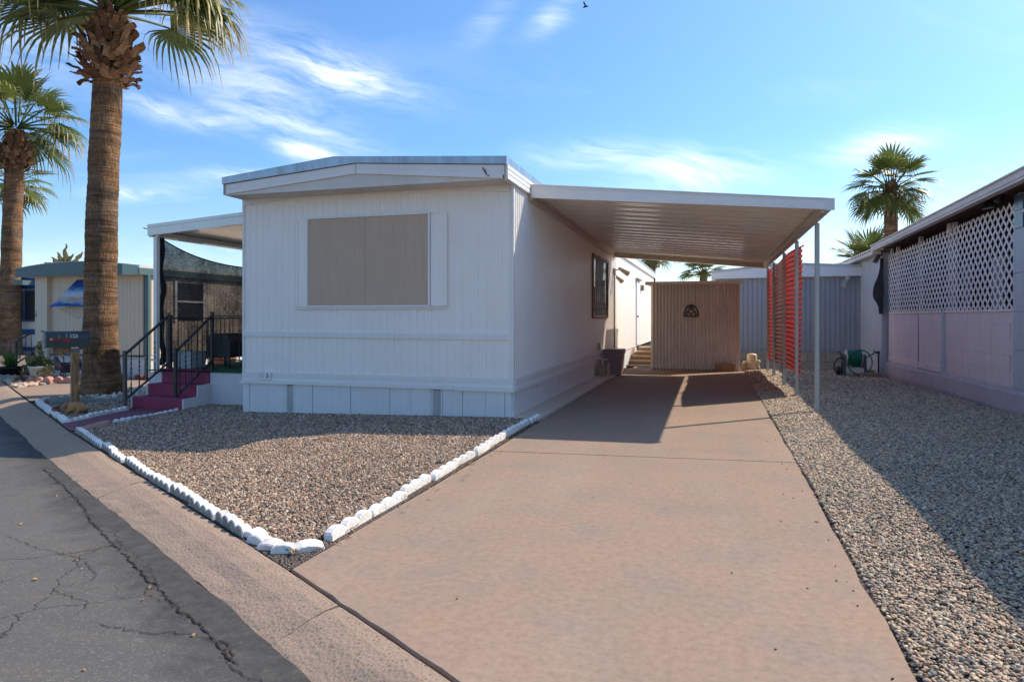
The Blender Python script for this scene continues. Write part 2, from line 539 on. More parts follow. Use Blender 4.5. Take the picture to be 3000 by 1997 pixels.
def mat_asphalt():
    m, g = newmat('worn_asphalt')
    p = g.n('ShaderNodeNewGeometry').outputs['Position']
    fine = g.noise(p, 260, 3, .8)
    agg = g.vor(p, 150, 'F1', 'Color')
    ag = g.n('ShaderNodeSeparateColor', {0: agg}).outputs[0]
    big = g.noise(p, .55, 5, .6)
    med = g.noise(g.mapv(p, rot=(0, 0, .35), sc=(.8, 7, 1)), 1.1, 6, .7)
    c = g.mix(g.mr(big, .3, .7), (.108, .107, .106), (.142, .138, .130))
    c = g.mix(g.mr(med, .42, .66, 0, .85), c, (.150, .134, .115))
    c = g.mix(g.mr(fine, .35, .75, 0, .55), c, (.045, .044, .044))
    c = g.mix(g.mr(ag, .80, .97, 0, .5), c, (.24, .22, .195))
    d = g.vm('DOT_PRODUCT', g.n('ShaderNodeVectorMath', {0: p, 1: (1.9, -2.75, 0)}, operation='ADD').outputs[0], (.536, .844, 0))
    d = g.m('ADD', d, g.mr(g.noise(p, 2.6, 5, .7), .3, .7, -.16, .16))
    band = g.m('MULTIPLY', g.mr(d, -.68, -.42), g.mr(g.noise(p, 14, 3, .7), .3, .6, .5, 1))
    c = g.mix(g.m('MULTIPLY', band, .8), c, (.044, .042, .041))
    # tar sealed dark band and hairline cracks
    wv = g.noise(p, 1.8, 5, .65, 0, True)
    pw = g.n('ShaderNodeVectorMath', {0: p, 1: g.n('ShaderNodeVectorMath', {0: wv, 1: (.42, .42, 0)}, operation='MULTIPLY').outputs[0]}, operation='ADD').outputs[0]
    e1 = g.vor(g.mapv(pw, sc=(1, 1, 0)), .95, 'DISTANCE_TO_EDGE')
    mk = g.mr(g.noise(p, .8, 2), .46, .56)
    cr = g.m('MULTIPLY', g.mr(e1, .0015, .006, .9, 0), mk)
    pw2 = g.n('ShaderNodeVectorMath', {0: pw, 1: (3.7, 9.1, 0)}, operation='ADD').outputs[0]
    e2 = g.vor(g.mapv(pw2, sc=(1, 1, 0)), 2.3, 'DISTANCE_TO_EDGE')
    mk2 = g.mr(g.noise(pw2, .7, 2), .54, .62)
    cr2 = g.m('MULTIPLY', g.mr(e2, .002, .008, .7, 0), mk2)
    crk = g.m('MAXIMUM', cr, cr2)
    c = g.mix(g.m('MULTIPLY', crk, .65), c, (.024, .021, .018))
    h = g.m('SUBTRACT', g.m('ADD', g.m('MULTIPLY', fine, .35), g.m('MULTIPLY', ag, .3)), g.m('MULTIPLY', crk, 1.5))
    return finish(m, g, c, .88, .2, g.bump(h, .55, .006))


def mat_drive():
    m, g = newmat('pink_tan_concrete')
    p = g.n('ShaderNodeNewGeometry').outputs['Position']
    big = g.noise(p, .7, 6, .62, .3)
    med = g.noise(p, 2.2, 5, .6)
    fine = g.noise(p, 240, 3, .8)
    mid = g.noise(p, 60, 4, .7)
    c = g.mix(g.mr(big, .32, .68), (.345, .232, .166), (.285, .212, .158))
    c = g.mix(g.mr(med, .46, .68, 0, .7), c, (.245, .205, .175))
    tracks = g.noise(g.mapv(p, sc=(2.2, .35, 1)), 1.0, 4, .6)
    c = g.mix(g.mr(tracks, .50, .66, 0, .5), c, (.335, .262, .205))
    c = g.mix(g.mr(fine, .3, .72, 0, .38), c, (.27, .185, .135))
    c = g.mix(g.mr(mid, .62, .76, 0, .25), c, (.52, .38, .29))
    spk = g.noise(p, 26, 5, .75)
    c = g.mix(1.0, c, g.ramp(spk, [(.30, .80), (.50, 1.0), (.70, 1.15)]), 'MULTIPLY')
    blot = g.noise(p, 4.5, 6, .72, .6)
    c = g.mix(g.mr(blot, .53, .66, 0, .42), c, (.250, .205, .168))
    # tyre scuffs and small drips
    sc_ = g.noise(g.mapv(p, sc=(9, 26, 1)), 1.0, 3, .6)
    sm = g.mr(g.noise(p, 1.1, 2), .60, .70)
    c = g.mix(g.m('MULTIPLY', g.mr(sc_, .58, .72, 0, .4), sm), c, (.20, .165, .14))
    sv = g.m('ADD', g.vor(g.mapv(p, rot=(0, 0, .5), sc=(1.0, 2.3, 1)), .62, 'F1', 'Distance'), g.mr(g.noise(p, 7, 5, .7), .3, .7, -.16, .16))
    c = g.mix(g.mr(sv, .02, .30, .32, 0), c, (.205, .165, .132))
    dr = g.vor(p, 2.1, 'F1', 'Distance')
    c = g.mix(g.mr(dr, .014, .026, .7, 0), c, (.07, .05, .04))
    h = g.m('ADD', g.m('MULTIPLY', fine, .5), g.m('MULTIPLY', mid, .5))
    return finish(m, g, c, .82, .22, g.bump(h, .28, .004))


def mat_curb():
    m, g = newmat('exposed_aggregate_curb')
    p = g.n('ShaderNodeNewGeometry').outputs['Position']
    big = g.noise(p, 1.3, 5, .6)
    fine = g.noise(p, 190, 3, .8)
    v = g.n('ShaderNodeTexVoronoi', {'Vector': p, 'Scale': 62.0})
    vr = g.n('ShaderNodeSeparateColor', {0: v.outputs['Color']}).outputs[0]
    c = g.mix(g.mr(big, .3, .7), (.43, .305, .222), (.36, .265, .195))
    c = g.mix(g.mr(fine, .35, .75, 0, .6), c, (.24, .175, .13))
    st = g.m('MULTIPLY', g.mr(v.outputs['Distance'], .30, .42, 1, 0), g.mr(vr, .66, .72))
    c = g.mix(g.m('MULTIPLY', st, .8), c, g.mix(g.mr(vr, .75, .95), (.10, .10, .105), (.40, .20, .14)))
    e = g.noise(p, 5, 6, .7, .5)
    c = g.mix(g.mr(e, .63, .72, 0, .6), c, (.17, .135, .105))
    sm = g.vor(p, .95, 'F1', 'Distance')
    sm = g.m('ADD', sm, g.mr(g.noise(p, 12, 4, .7), .3, .7, -.05, .05))
    c = g.mix(g.mr(sm, .03, .12, .6, 0), c, (.10, .085, .075))
    h = g.m('ADD', g.m('MULTIPLY', fine, .5), g.m('MULTIPLY', v.outputs['Distance'], .7))
    return finish(m, g, c, .9, .2, g.bump(h, .6, .006))


def mat_gravelbase(name, c0, c1, sc=70):
    m, g = newmat(name)
    p = g.n('ShaderNodeNewGeometry').outputs['Position']
    v = g.n('ShaderNodeTexVoronoi', {'Vector': p, 'Scale': float(sc)})
    r = g.n('ShaderNodeSeparateColor', {0: v.outputs['Color']}).outputs[0]
    c = g.mix(r, c0, c1)
    c = g.mix(g.mr(v.outputs['Distance'], .3, .6, 0, .8), c, (.05, .04, .032))
    return finish(m, g, c, .95, .15, g.bump(v.outputs['Distance'], 1.0, -.02))


def mat_stone(name, stops, rough=.75, boost=1.0):
    m, g = newmat(name)
    r = g.n('ShaderNodeObjectInfo').outputs['Random']
    co = g.n('ShaderNodeTexCoord').outputs['Object']
    c = g.ramp(r, [(i / len(stops), tuple(min(.7, v * boost * q) for v, q in zip(s, (1.07, 1.0, .88)))) for i, s in enumerate(stops)], 'CONSTANT')
    n = g.noise(co, 1.7, 3, .6)
    c = g.mix(1.0, c, g.ramp(n, [(.3, .72), (.7, 1.22)]), 'MULTIPLY')
    return finish(m, g, c, rough, .3)


def mat_trunk():
    m, g = newmat('palm_trunk_bark')
    p = g.n('ShaderNodeNewGeometry').outputs['Position']
    ring = g.noise(g.mapv(p, sc=(.8, .8, 9)), 1.0, 5, .65, .8)
    ring2 = g.noise(g.mapv(p, sc=(1.5, 1.5, 34)), 1.0, 3, .6, .6)
    fis = g.noise(g.mapv(p, sc=(38, 38, 9)), 1.0, 4, .7, .4)
    pit = g.vor(g.mapv(p, sc=(30, 30, 11)), 1.0)
    c = g.mix(g.mr(ring, .36, .64), (.095, .055, .034), (.48, .240, .105))
    c = g.mix(g.mr(ring2, .36, .56, .6, 0), c, (.060, .042, .030))
    pt = g.noise(p, 3.2, 4, .6, .6)
    c = g.mix(g.mr(pt, .50, .66, 0, .5), c, (.46, .27, .145))
    c = g.mix(g.mr(fis, .42, .62, .6, 0), c, (.055, .036, .025))
    gr = g.noise(p, 1.4, 3, .6)
    c = g.mix(g.mr(gr, .48, .72, 0, .55), c, (.225, .180, .140))
    h = g.m('ADD', g.m('MULTIPLY', fis, .8), g.m('ADD', g.m('MULTIPLY', ring2, .9), g.m('MULTIPLY', pit, .25)))
    return finish(m, g, c, .9, .15, g.bump(h, .9, .03))


def mat_boot():
    m, g = newmat('dry_leaf_base')
    r = g.n('ShaderNodeObjectInfo').outputs['Random']
    co = g.n('ShaderNodeTexCoord').outputs['Object']
    c = g.ramp(r, [(0, (.115, .055, .030)), (.35, (.20, .092, .045)), (.7, (.285, .145, .070)), (1, (.40, .245, .135))])
    n = g.noise(g.mapv(co, sc=(40, 40, 6)), 1.0, 4, .6)
    c = g.mix(1.0, c, g.ramp(n, [(.3, .55), (.7, 1.25)]), 'MULTIPLY')
    return finish(m, g, c, .8, .2, g.bump(n, .5, .01))


def leafmat(name, c_in, c_mid, c_tip, trans=.35):
    m, g = newmat(name)
    t = g.n('ShaderNodeAttribute', attribute_name='t').outputs['Fac']
    r = g.n('ShaderNodeObjectInfo').outputs['Random']
    p = g.n('ShaderNodeNewGeometry').outputs['Position']
    n = g.noise(p, 9, 4, .6)
    tt = g.m('ADD', t, g.mr(n, .3, .7, -.14, .14))
    c = g.ramp(tt, [(0, c_in), (.45, c_mid), (.70, c_mid), (.95, c_tip)])
    c = g.mix(g.mr(r, .5, 1, 0, .4), c, g.mix(.5, c, (.16, .18, .035)))
    c = g.mix(1.0, c, g.ramp(n, [(.3, .75), (.7, 1.2)]), 'MULTIPLY')
    d = g.n('ShaderNodeBsdfPrincipled', {'Base Color': c, 'Roughness': .45, 'Specular IOR Level': .4})
    tr = g.n('ShaderNodeBsdfTranslucent', {'Color': c})
    mx = g.n('ShaderNodeMixShader', {0: trans, 1: d.outputs[0], 2: tr.outputs[0]})
    o = g.n('ShaderNodeOutputMaterial')
    g.t.links.new(mx.outputs[0], o.inputs[0])
    return m


def mat_red(name, c, ct, trans, dirt):
    m, g = newmat(name)
    p = g.n('ShaderNodeNewGeometry').outputs['Position']
    n = g.noise(g.mapv(p, sc=(1, 1.2, 5)), 1.6, 5, .65)
    c1 = g.mix(g.mr(n, .45, .68, 0, dirt), c, (.13, .075, .055))
    c2 = g.mix(g.mr(n, .45, .68, 0, dirt), ct, (.16, .07, .05))
    d = g.n('ShaderNodeBsdfPrincipled', {'Base Color': c1, 'Roughness': .38, 'Specular IOR Level': .45})
    tr = g.n('ShaderNodeBsdfTranslucent', {'Color': c2})
    mx = g.n('ShaderNodeMixShader', {0: trans, 1: d.outputs[0], 2: tr.outputs[0]})
    o = g.n('ShaderNodeOutputMaterial')
    g.t.links.new(mx.outputs[0], o.inputs[0])
    return m


def mat_mesh():
    m, g = newmat('dark_shade_mesh')
    p = g.n('ShaderNodeNewGeometry').outputs['Position']
    a = g.noise(g.mapv(p, sc=(1, 14, 55)), 1.0, 3, .7)
    b = g.noise(p, 2.2, 4, .6)
    f = g.m('ADD', g.mr(a, .3, .7, .80, .94), g.mr(b, .3, .7, -.06, .10))
    d = g.n('ShaderNodeBsdfDiffuse', {'Color': (.046, .052, .066, 1)})
    t = g.n('ShaderNodeBsdfTransparent')
    mx = g.n('ShaderNodeMixShader', {0: f, 1: t.outputs[0], 2: d.outputs[0]})
    o = g.n('ShaderNodeOutputMaterial')
    g.t.links.new(mx.outputs[0], o.inputs[0])
    return m


def mat_flagcloth():
    m, g = newmat('printed_beach_cloth')
    p = g.n('ShaderNodeNewGeometry').outputs['Position']
    z = g.n('ShaderNodeSeparateXYZ', {0: p}).outputs[2]
    n = g.noise(g.mapv(p, sc=(3, 3, 10)), 2.0, 6, .7, .5)
    zz = g.m('ADD', g.mr(z, 1.38, 1.96), g.mr(n, .3, .7, -.10, .10))
    c = g.ramp(zz, [(0, (.02, .09, .28)), (.12, (.03, .14, .38)), (.2, (.35, .40, .45)), (.33, (.40, .33, .28)), (.42, (.55, .58, .62)),
                    (.55, (.28, .42, .58)), (.64, (.08, .25, .45)), (.74, (.03, .07, .24)), (1, (.02, .04, .17))])
    return finish(m, g, c, .8, .15)


def mat_woodpost():
    m, g = newmat('worn_stained_post')
    p = g.n('ShaderNodeNewGeometry').outputs['Position']
    n = g.noise(g.mapv(p, sc=(18, 18, 3)), 1.0, 5, .65, 1.0)
    b = g.noise(p, 5, 5, .65, .8)
    c = g.mix(g.mr(n, .35, .65), (.14, .060, .026), (.56, .29, .115))
    c = g.mix(g.mr(b, .52, .68, 0, .85), c, (.15, .125, .115))
    z = g.n('ShaderNodeSeparateXYZ', {0: p}).outputs[2]
    return finish(m, g, c, .6, .35, g.bump(n, .6, .012))


M['asphalt'] = mat_asphalt()
M['drive'] = mat_drive()
M['curb'] = mat_curb()
M['trunk'] = mat_trunk()
M['boot'] = mat_boot()
M['frond'] = leafmat('palm_frond', (.15, .175, .040), (.115, .155, .036), (.46, .34, .13))
M['leaf_pale'] = leafmat('pale_leaf', (.17, .20, .05), (.20, .21, .065), (.30, .22, .10))
M['leaf_green'] = leafmat('green_blade', (.10, .16, .04), (.09, .19, .045), (.16, .24, .07))
M['leaf_brown'] = leafmat('dry_brown_leaf', (.12, .06, .03), (.14, .07, .04), (.18, .10, .05))
M['banana'] = leafmat('banana_leaf', (.14, .15, .05), (.20, .17, .06), (.26, .18, .08))
M['red_panel'] = mat_red('red_fibreglass', (.34, .024, .028), (.40, .022, .028), .48, .9)
M['shaded_panel'] = mat_red('shaded_red_fibreglass', (.10, .045, .04), (.17, .055, .045), .45, .35)  # darker copy of the red sheet, neighbour's roof shadow put into its colour
M['mesh'] = mat_mesh()
M['flagcloth'] = mat_flagcloth()
M['post_wood'] = mat_woodpost()
M['gravel_base'] = mat_gravelbase('crushed_gravel_bed', (.13, .11, .10), (.30, .235, .20), 75)
M['pebble_base'] = mat_gravelbase('pebble_bed', (.13, .115, .10), (.30, .25, .21), 55)
M['tan_base'] = mat_gravelbase('tan_gravel_bed', (.30, .22, .17), (.48, .37, .30), 30)
M['crushed'] = mat_stone('crushed_stone', [(.115, .098, .088), (.20, .165, .145), (.42, .265, .19), (.27, .225, .19), (.50, .345, .255), (.36, .24, .175),
                                          (.095, .082, .076), (.54, .44, .36), (.31, .205, .15), (.21, .18, .16), (.62, .55, .48), (.40, .31, .24)])
M['pebble'] = mat_stone('river_pebble', [(.17, .155, .14), (.40, .31, .225), (.27, .245, .215), (.50, .38, .265), (.43, .285, .22), (.13, .125, .12),
                                        (.47, .39, .30), (.31, .275, .235), (.56, .48, .38), (.36, .225, .165), (.22, .205, .185), (.44, .36, .25), (.34, .25, .19)], .6, 1.12)
M['whitestone'] = mat_stone('white_chip', [(.55, .53, .51), (.65, .63, .61), (.42, .41, .40), (.72, .70, .68)])
M['tanstone'] = mat_stone('tan_stone', [(.50, .37, .29), (.58, .46, .38), (.40, .29, .23), (.62, .52, .45), (.36, .30, .26)])

# ------------------------------------------------------------------ ground heights
def hx(x):
    return -0.021 * min(max(-2.0 - x, 0), 5.0)


def hr(y, x=3.0):
    """the right gravel strip falls gently towards the back and the neighbour's footing"""
    return 0.02 - 0.0165 * min(max(y - 9.0, 0), 9.6) * max(min(max((x - 1.2) / 1.5, 0), 1), min(max((y - 16) / 2, 0), 1))


def yc(x):
    return 2.75 - 0.635 * (x + 1.9)


CN = Vector((0.536, 0.844))


def KW(x):
    """width of the rolled kerb, a little wider up the street"""
    return 0.300 + 0.019 * min(max(-2.0 - x, 0), 8)


def sheet(name, poly, mat, zf, cuts_x=(), cuts_y=(), dz=0.0, **k):
    bm = bmesh.new()
    bm.faces.new([bm.verts.new((x, y, 0)) for x, y in poly])
    for c in cuts_x:
        bmesh.ops.bisect_plane(bm, geom=bm.verts[:] + bm.edges[:] + bm.faces[:], plane_co=(c, 0, 0), plane_no=(1, 0, 0))
    for c in cuts_y:
        bmesh.ops.bisect_plane(bm, geom=bm.verts[:] + bm.edges[:] + bm.faces[:], plane_co=(0, c, 0), plane_no=(0, 1, 0))
    for v in bm.verts:
        v.co.z = zf(v.co.x, v.co.y) + dz
    bmesh.ops.recalc_face_normals(bm, faces=bm.faces[:])
    if sum(f.normal.z for f in bm.faces) < 0:
        bmesh.ops.reverse_faces(bm, faces=bm.faces[:])
    me = bpy.data.meshes.new(name)
    bm.to_mesh(me)
    bm.free()
    me.materials.append(mat)
    o = bpy.data.objects.new(name, me)
    COL.objects.link(o)
    ORG[o] = Vector((0, 0, 0))
    return setp(o, k.get('label'), k.get('cat'), k.get('group'), k.get('kind', 'structure'))


ground = sheet('ground', [(-700, -700), (700, -700), (700, 700), (-700, 700)], M['dirt'], lambda x, y: -0.30)
zs = lambda x, y: hx(x) - 0.072
sheet('far_bounce_verge', [(-60, yc(-60) - 9.2), (-60, yc(-60) - 60), (30, yc(30) - 60), (30, yc(30) - 9.2)], M['tan_base'], lambda x, y: hx(x) - .02, (-7, -2))  # unseen pale ground across the street, added to bounce sunlight onto the home front
street = sheet('street', [(-60, yc(-60) - 0.62), (-60, yc(-60) - 9.0), (30, yc(30) - 9.0), (30, yc(30) - 0.34)] +
               [(x, yc(x) - (KW(x) - .012) / .844 + 0.018 * sin(x * 2.3) * sin(x * .7 + 1) + 0.008 * sin(x * 11.7)) for x in np.arange(8, -20, -0.12)],
               M['asphalt'], zs, (-7, -2))
# hairline tar cracks that stand out on the road
def crack(pts, wd):
    mb = MB()
    rnd = random.Random(len(pts) * 7 + int(wd * 1e4))
    fine = []
    for (a, b) in zip(pts[:-1], pts[1:]):
        n = max(2, int(hypot(b[0] - a[0], b[1] - a[1]) / 0.022))
        for i in range(n):
            t = i / n
            fine.append((a[0] + (b[0] - a[0]) * t + rnd.uniform(-.016, .016), a[1] + (b[1] - a[1]) * t + rnd.uniform(-.012, .012)))
    fine.append(pts[-1])
    vs, fs = [], []
    for i, p in enumerate(fine):
        q, r = fine[max(i - 1, 0)], fine[min(i + 1, len(fine) - 1)]
        d = Vector((r[0] - q[0], r[1] - q[1])).normalized()
        ww = wd * rnd.uniform(.2, 1.9) * min(1, i / 4 + .2, (len(fine) - 1 - i) / 4 + .2)
        for s in (-1, 1):
            x, y = p[0] - d.y * s * ww, p[1] + d.x * s * ww
            vs.append((x, y, zs(x, y) + 0.004))
    for i in range(len(fine) - 1):
        fs.append((2 * i, 2 * i + 2, 2 * i + 3, 2 * i + 1))
    mb.add(vs, fs).build('crack', M['tar'], street)


crack([(-4.05, 3.02), (-3.55, 2.86), (-3.15, 2.78), (-2.85, 2.60), (-2.92, 2.42), (-2.62, 2.34), (-2.55, 2.18)], .0012)
crack([(-3.45, 3.25), (-3.1, 2.98), (-2.78, 2.82), (-2.52, 2.62), (-2.45, 2.48), (-2.2, 2.40), (-2.05, 2.29)], .0011)
crack([(-2.45, 2.20), (-2.2, 2.16), (-1.95, 2.20), (-1.75, 2.17), (-1.62, 2.02), (-1.45, 1.97), (-1.28, 1.86), (-1.1, 1.76)], .0017)
crack([(-5.6, 4.55), (-4.9, 4.12), (-4.3, 3.75), (-3.7, 3.33), (-3.1, 2.95), (-2.5, 2.58), (-2.0, 2.28), (-1.6, 2.04)], .0032)
crack([(-3.6, 2.05), (-3.3, 2.02), (-3.0, 1.96)], .0010)
crack([(-2.3, 1.72), (-1.9, 1.78), (-1.6, 1.9)], .006)

# rolled kerb in cast lengths with joints
curb = thing('kerb', 'exposed aggregate rolled concrete kerb along the asphalt street', 'kerb', (0, 0, 0), kind='structure')
del curb['category']
PROF = [(0.0, -0.012), (-0.02, 0.0), (-0.10, -0.004), (-0.20, -0.022), (-0.30, -0.050), (-0.37, -0.066), (-0.415, -0.078), (-0.415, -0.26), (0.0, -0.26)]
jx = -1.45
for k in range(-4, 13):
    xa, xb = jx - 2.57 * k, jx - 2.57 * (k + 1) + 0.008
    st = np.linspace(xa, xb, 26)
    vs, fs = [], []
    rr = random.Random(k)
    n = len(PROF)
    for i, x in enumerate(st):
        wob = rr.uniform(-.007, .007)
        for j, (o, z) in enumerate(PROF):
            oo = o * KW(x) / .415 + (wob if 4 <= j <= 7 else 0)
            vs.append((x + CN.x * oo, yc(x) + CN.y * oo, hx(x) + z + (rr.uniform(-.003, .003) if 1 <= j <= 5 else 0)))
    for i in range(len(st) - 1):
        for j in range(n):
            fs.append((i * n + j, i * n + (j + 1) % n, (i + 1) * n + (j + 1) % n, (i + 1) * n + j))
    fs.append(tuple(range(n - 1, -1, -1)))
    fs.append(tuple(range((len(st) - 1) * n, len(st) * n)))
    mb = MB().add(vs, fs)
    mb.build('kerb_section', M['curb'], curb)
# dark dirt lying in the joint between kerb and driveway
sheet('joint_dirt', [(-2.1, yc(-2.1) + .002), (1.0, yc(1.0) + .002), (1.0, yc(1.0) + .12), (-2.1, yc(-2.1) + .12)], M['seam'], lambda x, y: -0.035)

# driveway slabs
drive = thing('driveway', 'pink tan concrete driveway slabs running back under the carport', 'driveway', (-0.6, 5, 0), kind='structure')
del drive['category']


def slab(poly, z0=-.14, z1=0.0, b=.006):
    n = len(poly)
    cx, cy = sum(p[0] for p in poly) / n, sum(p[1] for p in poly) / n
    inn = []
    for x, y in poly:
        d = Vector((cx - x, cy - y)).normalized() * b
        inn.append((x + d.x, y + d.y))
    vs = [(x, y, z0) for x, y in poly] + [(x, y, z1 - b) for x, y in poly] + [(x, y, z1) for x, y in inn]
    fs = [tuple(range(2 * n, 3 * n))]
    for r in (0, n):
        for k in range(n):
            fs.append((r + k, r + (k + 1) % n, r + n + (k + 1) % n, r + n + k))
    return MB().add(vs, fs)


def wob(a, b, n, amp, seed):
    r = random.Random(seed)
    return [(a[0] + (b[0] - a[0]) * i / n + (r.uniform(-amp, amp) if 0 < i < n else 0),
             a[1] + (b[1] - a[1]) * i / n + (r.uniform(-amp, amp) if 0 < i < n else 0)) for i in range(n)]


g_ = 0.009
slab(wob((-1.875, yc(-1.875) + g_), (0.625, yc(0.625) + g_), 30, .006, 1) + wob((0.625, yc(0.625) + g_), (0.64, 5.90), 24, .012, 2) +
     wob((0.64, 5.90), (-1.855, 5.665), 4, 0, 3) + wob((-1.855, 5.665), (-1.875, yc(-1.875) + g_), 10, .004, 4)).build('slab', M['drive'], drive)
slab(wob((-1.855, 5.677), (0.64, 5.912), 4, 0, 5) + wob((0.64, 5.912), (0.66, 15.2), 30, .012, 6) +
     wob((0.66, 15.2), (-1.87, 15.2), 4, 0, 7) + wob((-1.87, 15.2), (-1.855, 5.677), 10, .004, 8)).build('slab', M['drive'], drive)
slab([(-1.87, 15.212), (0.66, 15.212), (0.66, 15.9), (-1.87, 15.9)]).build('slab', M['drive'], drive)
sheet('joint_dirt', [(-1.9, 5.5), (0.66, 5.75), (0.66, 6.05), (-1.9, 5.80)], M['seam'], lambda x, y: -0.02)
box('concrete_strip', M['cream_trim'], -2.26, -1.885, 7.50, 15.6, -.14, 0.025, kind='structure')

# planted and gravelled beds
yardpoly = [(-1.88, yc(-1.88)), (-1.88, 7.6), (-5.9, 7.62), (-5.9, 8.25), (-6.94, 8.25), (-6.98, 7.7), (-6.87, 5.93)]
yardpoly = [p for p in yardpoly[:-1]] + [(-6.87, yc(-6.87))]
sheet('gravel_bed', yardpoly, M['gravel_base'], lambda x, y: hx(x), (-7, -2), (), -.006)
walk = sheet('walkway', [(-7.47, yc(-7.47)), (-6.87, yc(-6.87)), (-6.98, 7.7), (-7.72, 7.7)], M['maroon_faded'], lambda x, y: hx(x), (-7,), (), .004)
sheet('planter_bed', [(-9.78, yc(-9.78)), (-7.47, yc(-7.47)), (-7.72, 7.7), (-7.83, 8.3), (-8.1, 8.3), (-8.1, 14), (-9.9, 14), (-9.86, 8.2)], M['gravel_base'], lambda x, y: hx(x), (-7,), (), -.004)
sheet('neighbour_driveway', [(-12.0, yc(-12.0)), (-9.78, yc(-9.78)), (-9.86, 8.2), (-9.95, 30), (-12.05, 30)], M['drive'], lambda x, y: hx(x), (), (), .012)
sheet('neighbour_gravel_bed', [(-40, yc(-40)), (-12.0, yc(-12.0)), (-12.05, 30), (-40, 45)], M['tan_base'], lambda x, y: hx(x), (), (), 0)
sheet('side_gravel_bed', [(0.60, yc(0.60)), (8, yc(8)), (8, 18.9), (-2.0, 22), (-2.0, 15.85), (0.60, 15.85)], M['pebble_base'], lambda x, y: hr(y, x), (1.2, 1.7, 2.2, 2.7), (9, 12, 14, 16, 16.7, 17.4, 18, 18.6), -.03)


# ------------------------------------------------------------------ stones (instanced by geometry nodes)
def inpoly(px, py, poly):
    c = np.zeros(len(px), bool)
    n = len(poly)
    for i in range(n):
        x0, y0 = poly[i]
        x1, y1 = poly[(i + 1) % n]
        cond = ((y0 > py) != (y1 > py))
        xi = (x1 - x0) * (py - y0) / ((y1 - y0) if y1 != y0 else 1e-9) + x0
        c ^= cond & (px < xi)
    return c


def scatter(poly, dens):
    xs, ys = [p[0] for p in poly], [p[1] for p in poly]
    A = (max(xs) - min(xs)) * (max(ys) - min(ys))
    n = int(A * dens)
    px, py = RNG.uniform(min(xs), max(xs), n), RNG.uniform(min(ys), max(ys), n)
    k = inpoly(px, py, poly)
    return px[k], py[k]


def stones(name, px, py, pz, rad, flat, mat, label, cat, smooth, lump, tilt=.5):
    n = len(px)
    me = bpy.data.meshes.new(name)
    me.vertices.add(n)
    me.vertices.foreach_set('co', np.stack([px, py, pz], 1).astype(np.float32).ravel())
    a = me.attributes.new('sc', 'FLOAT_VECTOR', 'POINT')
    s = np.stack([rad * RNG.uniform(.85, 1.45, n), rad * RNG.uniform(.7, 1.05, n), rad * flat * RNG.uniform(.75, 1.2, n)], 1)
    a.data.foreach_set('vector', s.astype(np.float32).ravel())
    a = me.attributes.new('ro', 'FLOAT_VECTOR', 'POINT')
    r = np.stack([RNG.normal(0, tilt, n), RNG.normal(0, tilt, n), RNG.uniform(0, 6.28, n)], 1)
    a.data.foreach_set('vector', r.astype(np.float32).ravel())
    me.materials.append(mat)
    o = bpy.data.objects.new(name, me)
    COL.objects.link(o)
    ng = bpy.data.node_groups.new(name + '_scatter', 'GeometryNodeTree')
    ng.interface.new_socket('Geometry', in_out='INPUT', socket_type='NodeSocketGeometry')
    ng.interface.new_socket('Geometry', in_out='OUTPUT', socket_type='NodeSocketGeometry')
    g = NT(ng)
    gi, go = g.n('NodeGroupInput'), g.n('NodeGroupOutput')
    join = g.n('GeometryNodeJoinGeometry')
    for k in range(5):
        ico = g.n('GeometryNodeMeshIcoSphere', {'Radius': 1.0, 'Subdivisions': 2})
        pos = g.n('GeometryNodeInputPosition')
        sh = g.n('ShaderNodeVectorMath', {0: pos.outputs[0], 1: (k * 7.3, k * 3.1, k)}, operation='ADD')
        no = g.n('ShaderNodeTexNoise', {'Vector': sh.outputs[0], 'Scale': .9, 'Detail': 1.0})
        off = g.n('ShaderNodeVectorMath', {0: no.outputs['Color'], 1: (-.5, -.5, -.5)}, operation='ADD')
        off = g.n('ShaderNodeVectorMath', {0: off.outputs[0], 1: (lump, lump, lump)}, operation='MULTIPLY')
        sp = g.n('GeometryNodeSetPosition', {'Geometry': ico.outputs[0], 'Offset': off.outputs[0]})
        ss = g.n('GeometryNodeSetShadeSmooth', {'Geometry': sp.outputs[0], 'Shade Smooth': smooth})
        sm = g.n('GeometryNodeSetMaterial', {'Geometry': ss.outputs[0], 'Material': mat})
        gt = g.n('GeometryNodeGeometryToInstance', {0: sm.outputs[0]})
        ng.links.new(gt.outputs[0], join.inputs[0])
    asc = g.n('GeometryNodeInputNamedAttribute', {'Name': 'sc'}, data_type='FLOAT_VECTOR')
    aro = g.n('GeometryNodeInputNamedAttribute', {'Name': 'ro'}, data_type='FLOAT_VECTOR')
    ri = g.n('FunctionNodeRandomValue', data_type='INT')
    ri.inputs[4].default_value = 0
    ri.inputs[5].default_value = 4
    ip = g.n('GeometryNodeInstanceOnPoints', {'Points': gi.outputs[0], 'Instance': join.outputs[0], 'Pick Instance': True,
                                             'Instance Index': ri.outputs[2], 'Rotation': aro.outputs[0], 'Scale': asc.outputs[0]})
    ng.links.new(ip.outputs[0], go.inputs[0])
    md = o.modifiers.new('scatter', 'NODES')
    md.node_group = ng
    return setp(o, label, cat, None, 'stuff')


hxv = lambda x: -0.021 * np.clip(-2.0 - x, 0, 5.0)
hrv = lambda y, x: 0.02 - 0.0165 * np.clip(y - 9.0, 0, 9.6) * np.maximum(np.clip((x - 1.2) / 1.5, 0, 1), np.clip((y - 16) / 2, 0, 1))
